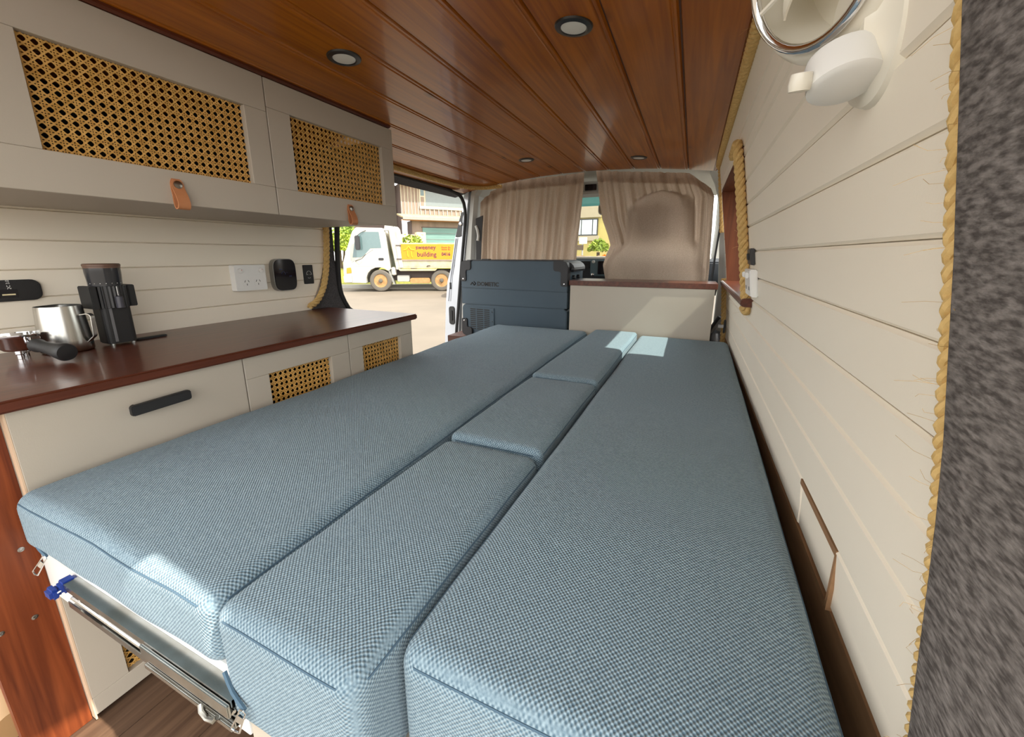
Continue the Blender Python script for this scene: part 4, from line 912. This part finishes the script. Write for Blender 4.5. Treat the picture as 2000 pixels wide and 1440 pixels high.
tb(MB().hexa([(tp_(760, 0)[0], .05, tp_(0, 527)[1]), (tp_(764, 0)[0], .05, tp_(0, 527)[1]), (tp_(764, 0)[0], .4, tp_(0, 527)[1]), (tp_(760, 0)[0], .4, tp_(0, 527)[1])], [(tp_(769, 0)[0], .05, tp_(0, 556)[1]), (tp_(772, 0)[0], .05, tp_(0, 556)[1]), (tp_(772, 0)[0], .4, tp_(0, 556)[1]), (tp_(769, 0)[0], .4, tp_(0, 556)[1])]), 'mud_flap', M_fasc)
tb(MB().lathe([(.04, 0), (.11, .05), (.12, .3), (.05, .36)], (tp_(771, 0)[0], .12, tp_(0, 534)[1]-.1), (0, 0, 1), 14), 'air_canister', M_truck, smooth=True)
# tray
tb(MB().prism(tpoly((760, 442), (763, 439), (772, 440), (776, 446), (786, 526), (777, 527), (767, 452), (758, 453)), 'y', -.02, .12), 'headboard_post', M_truck, bev=.02)
tb(MB().prism(tpoly((760, 442), (763, 439), (772, 440), (776, 446), (786, 526), (777, 527), (767, 452), (758, 453)), 'y', 1.63, 1.77), 'headboard_post', M_truck, bev=.02)
tb(MB().prism(tpoly((764, 450), (768, 450), (780, 526), (776, 526)), 'y', .12, 1.63), 'headboard', M_tray)
tb(B(tp_(783, 0)[0], tp_(945, 0)[0], -.02, .04, tp_(0, 521)[1], tp_(0, 475)[1]), 'side_gate', M_tray, bev=.012)
tb(B(tp_(783, 0)[0], tp_(945, 0)[0], 1.72, 1.78, tp_(0, 521)[1], tp_(0, 475)[1]), 'side_gate', M_tray, bev=.012)
tb(B(tp_(940, 0)[0], tp_(945, 0)[0], .04, 1.72, tp_(0, 521)[1], tp_(0, 475)[1]), 'tail_gate', M_tray)
tb(B(tp_(780, 0)[0], tp_(945, 0)[0], -.04, 1.8, tp_(0, 524)[1], tp_(0, 521)[1]), 'tray_floor', M_tray, bev=.01)
tb(MB().prism(tpoly((780, 525), (858, 525), (853, 529.5), (784, 529.5)), 'y', -.03, .05), 'tray_rail', M_tray, bev=.012)
tb(MB().prism(tpoly((778, 474), (786, 474), (791, 523), (784, 523)), 'y', -.05, -.0), 'corner_post', M_truck, bev=.012)
for y in (479, 505): tb(B(tp_(779, 0)[0], tp_(789, 0)[0], -.07, -.04, tp_(0, y+2)[1], tp_(0, y)[1]), 'gate_hinge', M_under)
tb(MB().tube([(tp_(837, 0)[0], -.03, tp_(0, 521)[1]), (tp_(839, 0)[0], -.06, tp_(0, 519)[1]), (tp_(844, 0)[0], -.06, tp_(0, 519)[1])], .02, 6), 'gate_catch', M_under)
sg = tb(B(tp_(789, 0)[0], tp_(938, 0)[0], -.04, -.018, tp_(0, 507)[1], tp_(0, 477.5)[1]), 'sign_board', M_orange)
tb(B(tp_(789.5, 0)[0], tp_(938, 0)[0], -.045, -.018, tp_(0, 509.5)[1], tp_(0, 507)[1]), 'sign_lower_edge', M_sid)
def tt(name, s, px0, pyb, hpx, m, bold=.004, sx=1.0):
    o_ = tp_(px0, pyb); M = MT @ Matrix.Translation((o_[0], -.043, o_[1])) @ Matrix.Rotation(R(90), 4, 'X') @ Matrix.Diagonal((sx, 1, 1, 1))
    return textmesh(name, s, hpx/47.5, m, M, sg, .002, bold)
tt('sign_lettering', 'sweeney', 817, 487.2, 11.5, M_purple, .003, .98); tt('sign_lettering', 'building', 819, 501, 12.5, M_purple, .003, .98)
tt('sign_lettering', 'Master Bu', 867, 485, 4.4, M_brown, 0); tt('sign_lettering', 'Better Bu', 867.5, 489, 4.4, M_brown, 0); tt('sign_lettering', '0416', 867, 499.5, 8.6, M_purple, .006)
mb = MB()
for pts in (((794, 489), (799, 487.5), (802, 484), (803.5, 481.5), (805, 484), (808, 487.5), (814.5, 489)), ((800.5, 491), (801, 498), (802, 502)), ((808, 491), (808.5, 499), (809.5, 502.5))):
    mb.tube(smooth_path([(tp_(*p)[0], -.045, tp_(*p)[1]) for p in pts], .04), .018, 6)
tb(mb, 'sign_house_mark', M_yellow, sg)

# ---------------------------------------------------------------- house across the road
MH = frame((-17.5, 21.8, 0), (math.cos(R(50)), math.sin(R(50)), 0), (-math.sin(R(50)), math.cos(R(50)), 0))
hs = thing('timber_house', 'two storey timber house with teal garage door behind the truck', 'house', (-15.5, 25, ZG))
hb = lambda mb, name, m, parent=None, **kw: mb.xf(MH).build(name, m, parent or hs, **kw)
uw = hb(B(0, 9, 0, .2, 2.3, 4.5), 'upper_wall', M_sid)
for i in range(6): hb(B(.02+i*.215, .06+i*.215, -.03, 0, 2.55, 4.45), 'wall_batten', M_batt, uw)
hb(B(-4, 0, 1.2, 1.4, 1.0, 4.5), 'recessed_wall', M_sidd); hb(B(-.02, .0, 0, 1.3, 1.0, 4.5), 'return_wall', M_sidd)
hb(B(-.9, -.1, 1.15, 1.2, 2.6, 3.3), 'side_window', M_wing)
wn = hb(B(1.21, 8.5, -.02, .02, 3.10, 4.36), 'window', M_batt)
hb(B(1.62, 8.4, -.035, -.018, 3.18, 4.30), 'pane', M_wing, wn)
hb(B(1.30, 1.52, -.035, -.018, 3.80, 4.28), 'pane', M_cabgl, wn); hb(B(1.30, 1.52, -.035, -.018, 3.18, 3.72), 'pane', M_sid, wn)
hb(B(1.21, 8.5, -.08, 0, 2.98, 3.12), 'window_sill', M_batt)
for i in range(22): hb(B(1.25+i*.3, 1.30+i*.3, -.05, 0, 2.62, 2.98), 'panel_batten', M_batt, uw)
hb(MB().hexa([(-1.2, -.7, 4.50), (9.5, -.7, 4.50), (9.5, 6, 5.6), (-1.2, 6, 5.6)], [(-1.2, -.7, 4.62), (9.5, -.7, 4.62), (9.5, 6, 5.72), (-1.2, 6, 5.72)]), 'main_roof', M_roof)
hb(B(-1.2, 9.5, -.74, -.70, 4.46, 4.64), 'gutter', M_fasc); hb(B(-1.2, 9.5, -.68, 0, 4.44, 4.47), 'soffit', M_soff)
hb(MB().hexa([(-.3, -1.9, 2.20), (9.5, -1.9, 2.20), (9.5, 0, 2.52), (-.3, 0, 2.52)], [(-.3, -1.9, 2.28), (9.5, -1.9, 2.28), (9.5, 0, 2.62), (-.3, 0, 2.62)]), 'lower_roof', M_roof)
hb(B(-.3, 9.5, -1.94, -1.9, 2.12, 2.29), 'gutter', M_fasc); hb(B(-.3, 9.5, -1.88, -1.25, 2.10, 2.13), 'soffit', M_soff)
hb(B(.35, 9, -1.3, -1.15, -1.4, 2.12), 'garage_wall', M_sid); hb(B(.33, .36, -1.3, 0, -1.4, 2.12), 'garage_return', M_sidd)
gd = hb(B(1.0, 5.6, -1.36, -1.28, -.6, 1.70), 'garage_door', M_gar)
for i in range(5): hb(B(1.0, 5.6, -1.375, -1.355, -.15+i*.38, -.13+i*.38), 'panel_joint', M_fasc, gd)
hb(B(.95, 5.65, -1.35, -1.29, 1.70, 1.76), 'door_lintel', M_sidd)
lb_ = thing('gate_pillar', 'cream gate pillar with house number beside the garage door', 'pillar', (-15.6, 21.2, ZG))
hb(B(.42, 1.0, -2.1, -1.6, -1.4, 1.38), 'pillar', mat('cream_render', (.60, .48, .32), .8), lb_, bev=.02)
textmesh('house_number', '67', .42, M_batt, MH @ Matrix.Translation((.52, -2.115, 1.0)) @ Matrix.Rotation(R(90), 4, 'X'), lb_, .01, .01)
fn = thing('front_fence', 'pale low fence left of the cream gate pillar', 'fence', (-17.5, 20, ZG))
for i in range(12): hb(B(-3.4+i*.32, -3.12+i*.32, -1.85, -1.8, -.45, 1.25), 'fence_board', MATS['cream_render'], fn, bev=.01)

# ---------------------------------------------------------------- plants
def foliage(c, rx, ry, rz, n, s, m, parent, lo=0):
    mb = MB(); c = Vector(c)
    for _ in range(n):
        d = Vector([random.gauss(0, 1) for _ in range(3)]).normalized()
        if d.z < lo: d.z = -d.z*.4
        r_ = random.uniform(.55, 1)**.5; k_ = 1+.25*noise.noise(d*2.3+c)
        p = c+Vector((d.x*rx, d.y*ry, d.z*rz))*r_*k_
        a = Vector([random.gauss(0, 1) for _ in range(3)]).normalized()*s*random.uniform(.6, 1.2); b = a.orthogonal().normalized()*a.length*.5
        b.rotate(Matrix.Rotation(random.uniform(0, 6.28), 3, a))
        mb.add([p-a, p+b, p+a, p-b], [(0, 1, 2, 3)])
    return mb.build('foliage', m, parent, kind='stuff')
def bush(label, c, rx, ry, rz, n, s, m, zb):
    t = thing('garden_bush', label, 'bush', (c[0], c[1], zb), 'garden bushes')
    foliage(c, rx, ry, rz, n, s, m, t)
    for k_ in range(3): MB().tube([(c[0]+.1*k_-.1, c[1], zb), (c[0]+.3*(k_-1)*rx, c[1], c[2])], .05, 6).build('stem', M_bark, t)
bush('bright green bush left of the white truck cab', (-16.55, 15.6, .25), .95, .95, 1.0, 1500, .10, M_leafy, -.9)
bush('tall green bush beyond truck cab at the hedge', (-18.6, 17.5, .6), 1.6, 1.3, 1.3, 1800, .12, M_leaf, -.7)
bush('green bush showing above the truck tray', (-12.45, 16.2, .15), .62, .7, .85, 900, .09, M_leafy, -1.0)
# ---------------------------------------------------------------- parked car, nose beyond the door pillar
MC = frame((-7.75, 12.15, ZG), U, V)
cr = thing('parked_car', 'dark parked car with its nose showing beside the door pillar', 'car', (-6.2, 13.2, ZG))
cbm = lambda mb, name, m, **kw: mb.xf(MC).build(name, m, cr, **kw)
cbm(MB().prism([(.02, .25), (0, .45), (.05, .68), (.25, .84), (1.1, .96), (1.75, 1.36), (2.9, 1.40), (3.6, 1.02), (4.15, .95), (4.25, .5), (4.2, .25)], 'y', 0, 1.7), 'body', M_carp, bev=.09, seg=3, smooth=True)
cbm(MB().prism([(1.35, .98), (1.80, 1.30), (2.85, 1.33), (3.35, 1.0)], 'y', -.012, .02), 'side_window', M_cabgl)
cbm(MB().hexa([(.03, .12, .62), (.02, .5, .62), (.22, .5, .62), (.32, -.012, .62)], [(.12, .12, .78), (.10, .5, .78), (.25, .5, .78), (.34, -.012, .78)]), 'headlight', M_lens, bev=.02)
cbm(B(-.02, .1, .5, 1.25, .45, .62), 'grille', M_black); cbm(B(-.01, .1, .2, 1.5, .28, .40), 'air_intake', M_black)
for u_ in (.75, 3.4):
    cbm(MB().lathe([(.19, -.01), (.31, -.015), (.325, .03), (.325, .2), (.2, .22)], (u_, -.01, .325), (0, 1, 0), 24, ring=True), 'tyre', M_rubber, smooth=True)
    cbm(MB().lathe([(.2, .0), (.15, -.012), (.02, -.02), (.001, -.02)], (u_, -.012, .325), (0, 1, 0), 20), 'wheel_cap', M_zinc, smooth=True)
# ---------------------------------------------------------------- building ahead, seen through the windscreen
yb = thing('yellow_building', 'yellow rendered building with sliding window ahead of the van', 'building', (-4, 16.5, ZG))
B(-6.6, -2.45, 16.0, 16.6, ZG, 1.42).build('wall', M_yel, yb); B(-6.6, -3.36, 15.92, 16.6, 1.42, 3.4).build('upper_band', mat('beige_render', (.34, .29, .19), .8), yb)
B(-3.36, -2.45, 15.98, 16.6, 1.42, 3.4).build('upper_wall', M_yel, yb); B(-6.6, -3.40, 15.9, 16.0, .55, .74).build('sill_band', MATS['beige_render'], yb)
wf = B(-4.95, -3.46, 15.95, 16.02, .74, 1.38).build('window', M_black, yb)
for a, b in ((-4.9, -4.12), (-4.08, -3.68), (-3.64, -3.50)): B(a, b, 15.93, 15.96, .79, 1.33).build('pane', mat('pale_pane', (.55, .62, .60), .1) if 'pale_pane' not in MATS else MATS['pale_pane'], wf)
sgn = thing('street_sign', 'small street sign on post ahead of the van', 'sign', (-3.85, 14.5, ZG))
MB().tube([(-3.66, 14.5, ZG), (-3.66, 14.5, .62)], .03, 8).build('post', M_kerb, sgn); B(-3.78, -3.5, 14.47, 14.49, .40, .62).build('plate', M_white, sgn); B(-3.86, -3.62, 14.46, 14.48, .18, .36).build('lower_plate', M_bark, sgn)
pt = thing('flowering_shrub', 'spiky green shrub in front of yellow building', 'shrub', (-2.95, 14.0, ZG))
foliage((-2.98, 14.0, .18), .34, .34, .34, 500, .10, M_leafy, pt); MB().tube([(-2.98, 14, ZG), (-2.98, 14, .1)], .06, 6).build('trunk', M_bark, pt)
foliage((-2.72, 13.8, -.05), .10, .10, .08, 60, .05, M_orange, pt)
tag(MB().grid(lambda u, v: (-6+u*6, 13.2+.3*math.sin(v*3.14), -.45+.42*math.sin(v*3.14)+.12*noise.noise(Vector((u*14, v*5, 2)))), 40, 8).build('rock_wall', mat('brown_rock', (.30, .20, .11), .9, c2=(.16, .10, .05), ns=6), smooth=True), 'low brown rock garden edge ahead of the van', 'rock edge')
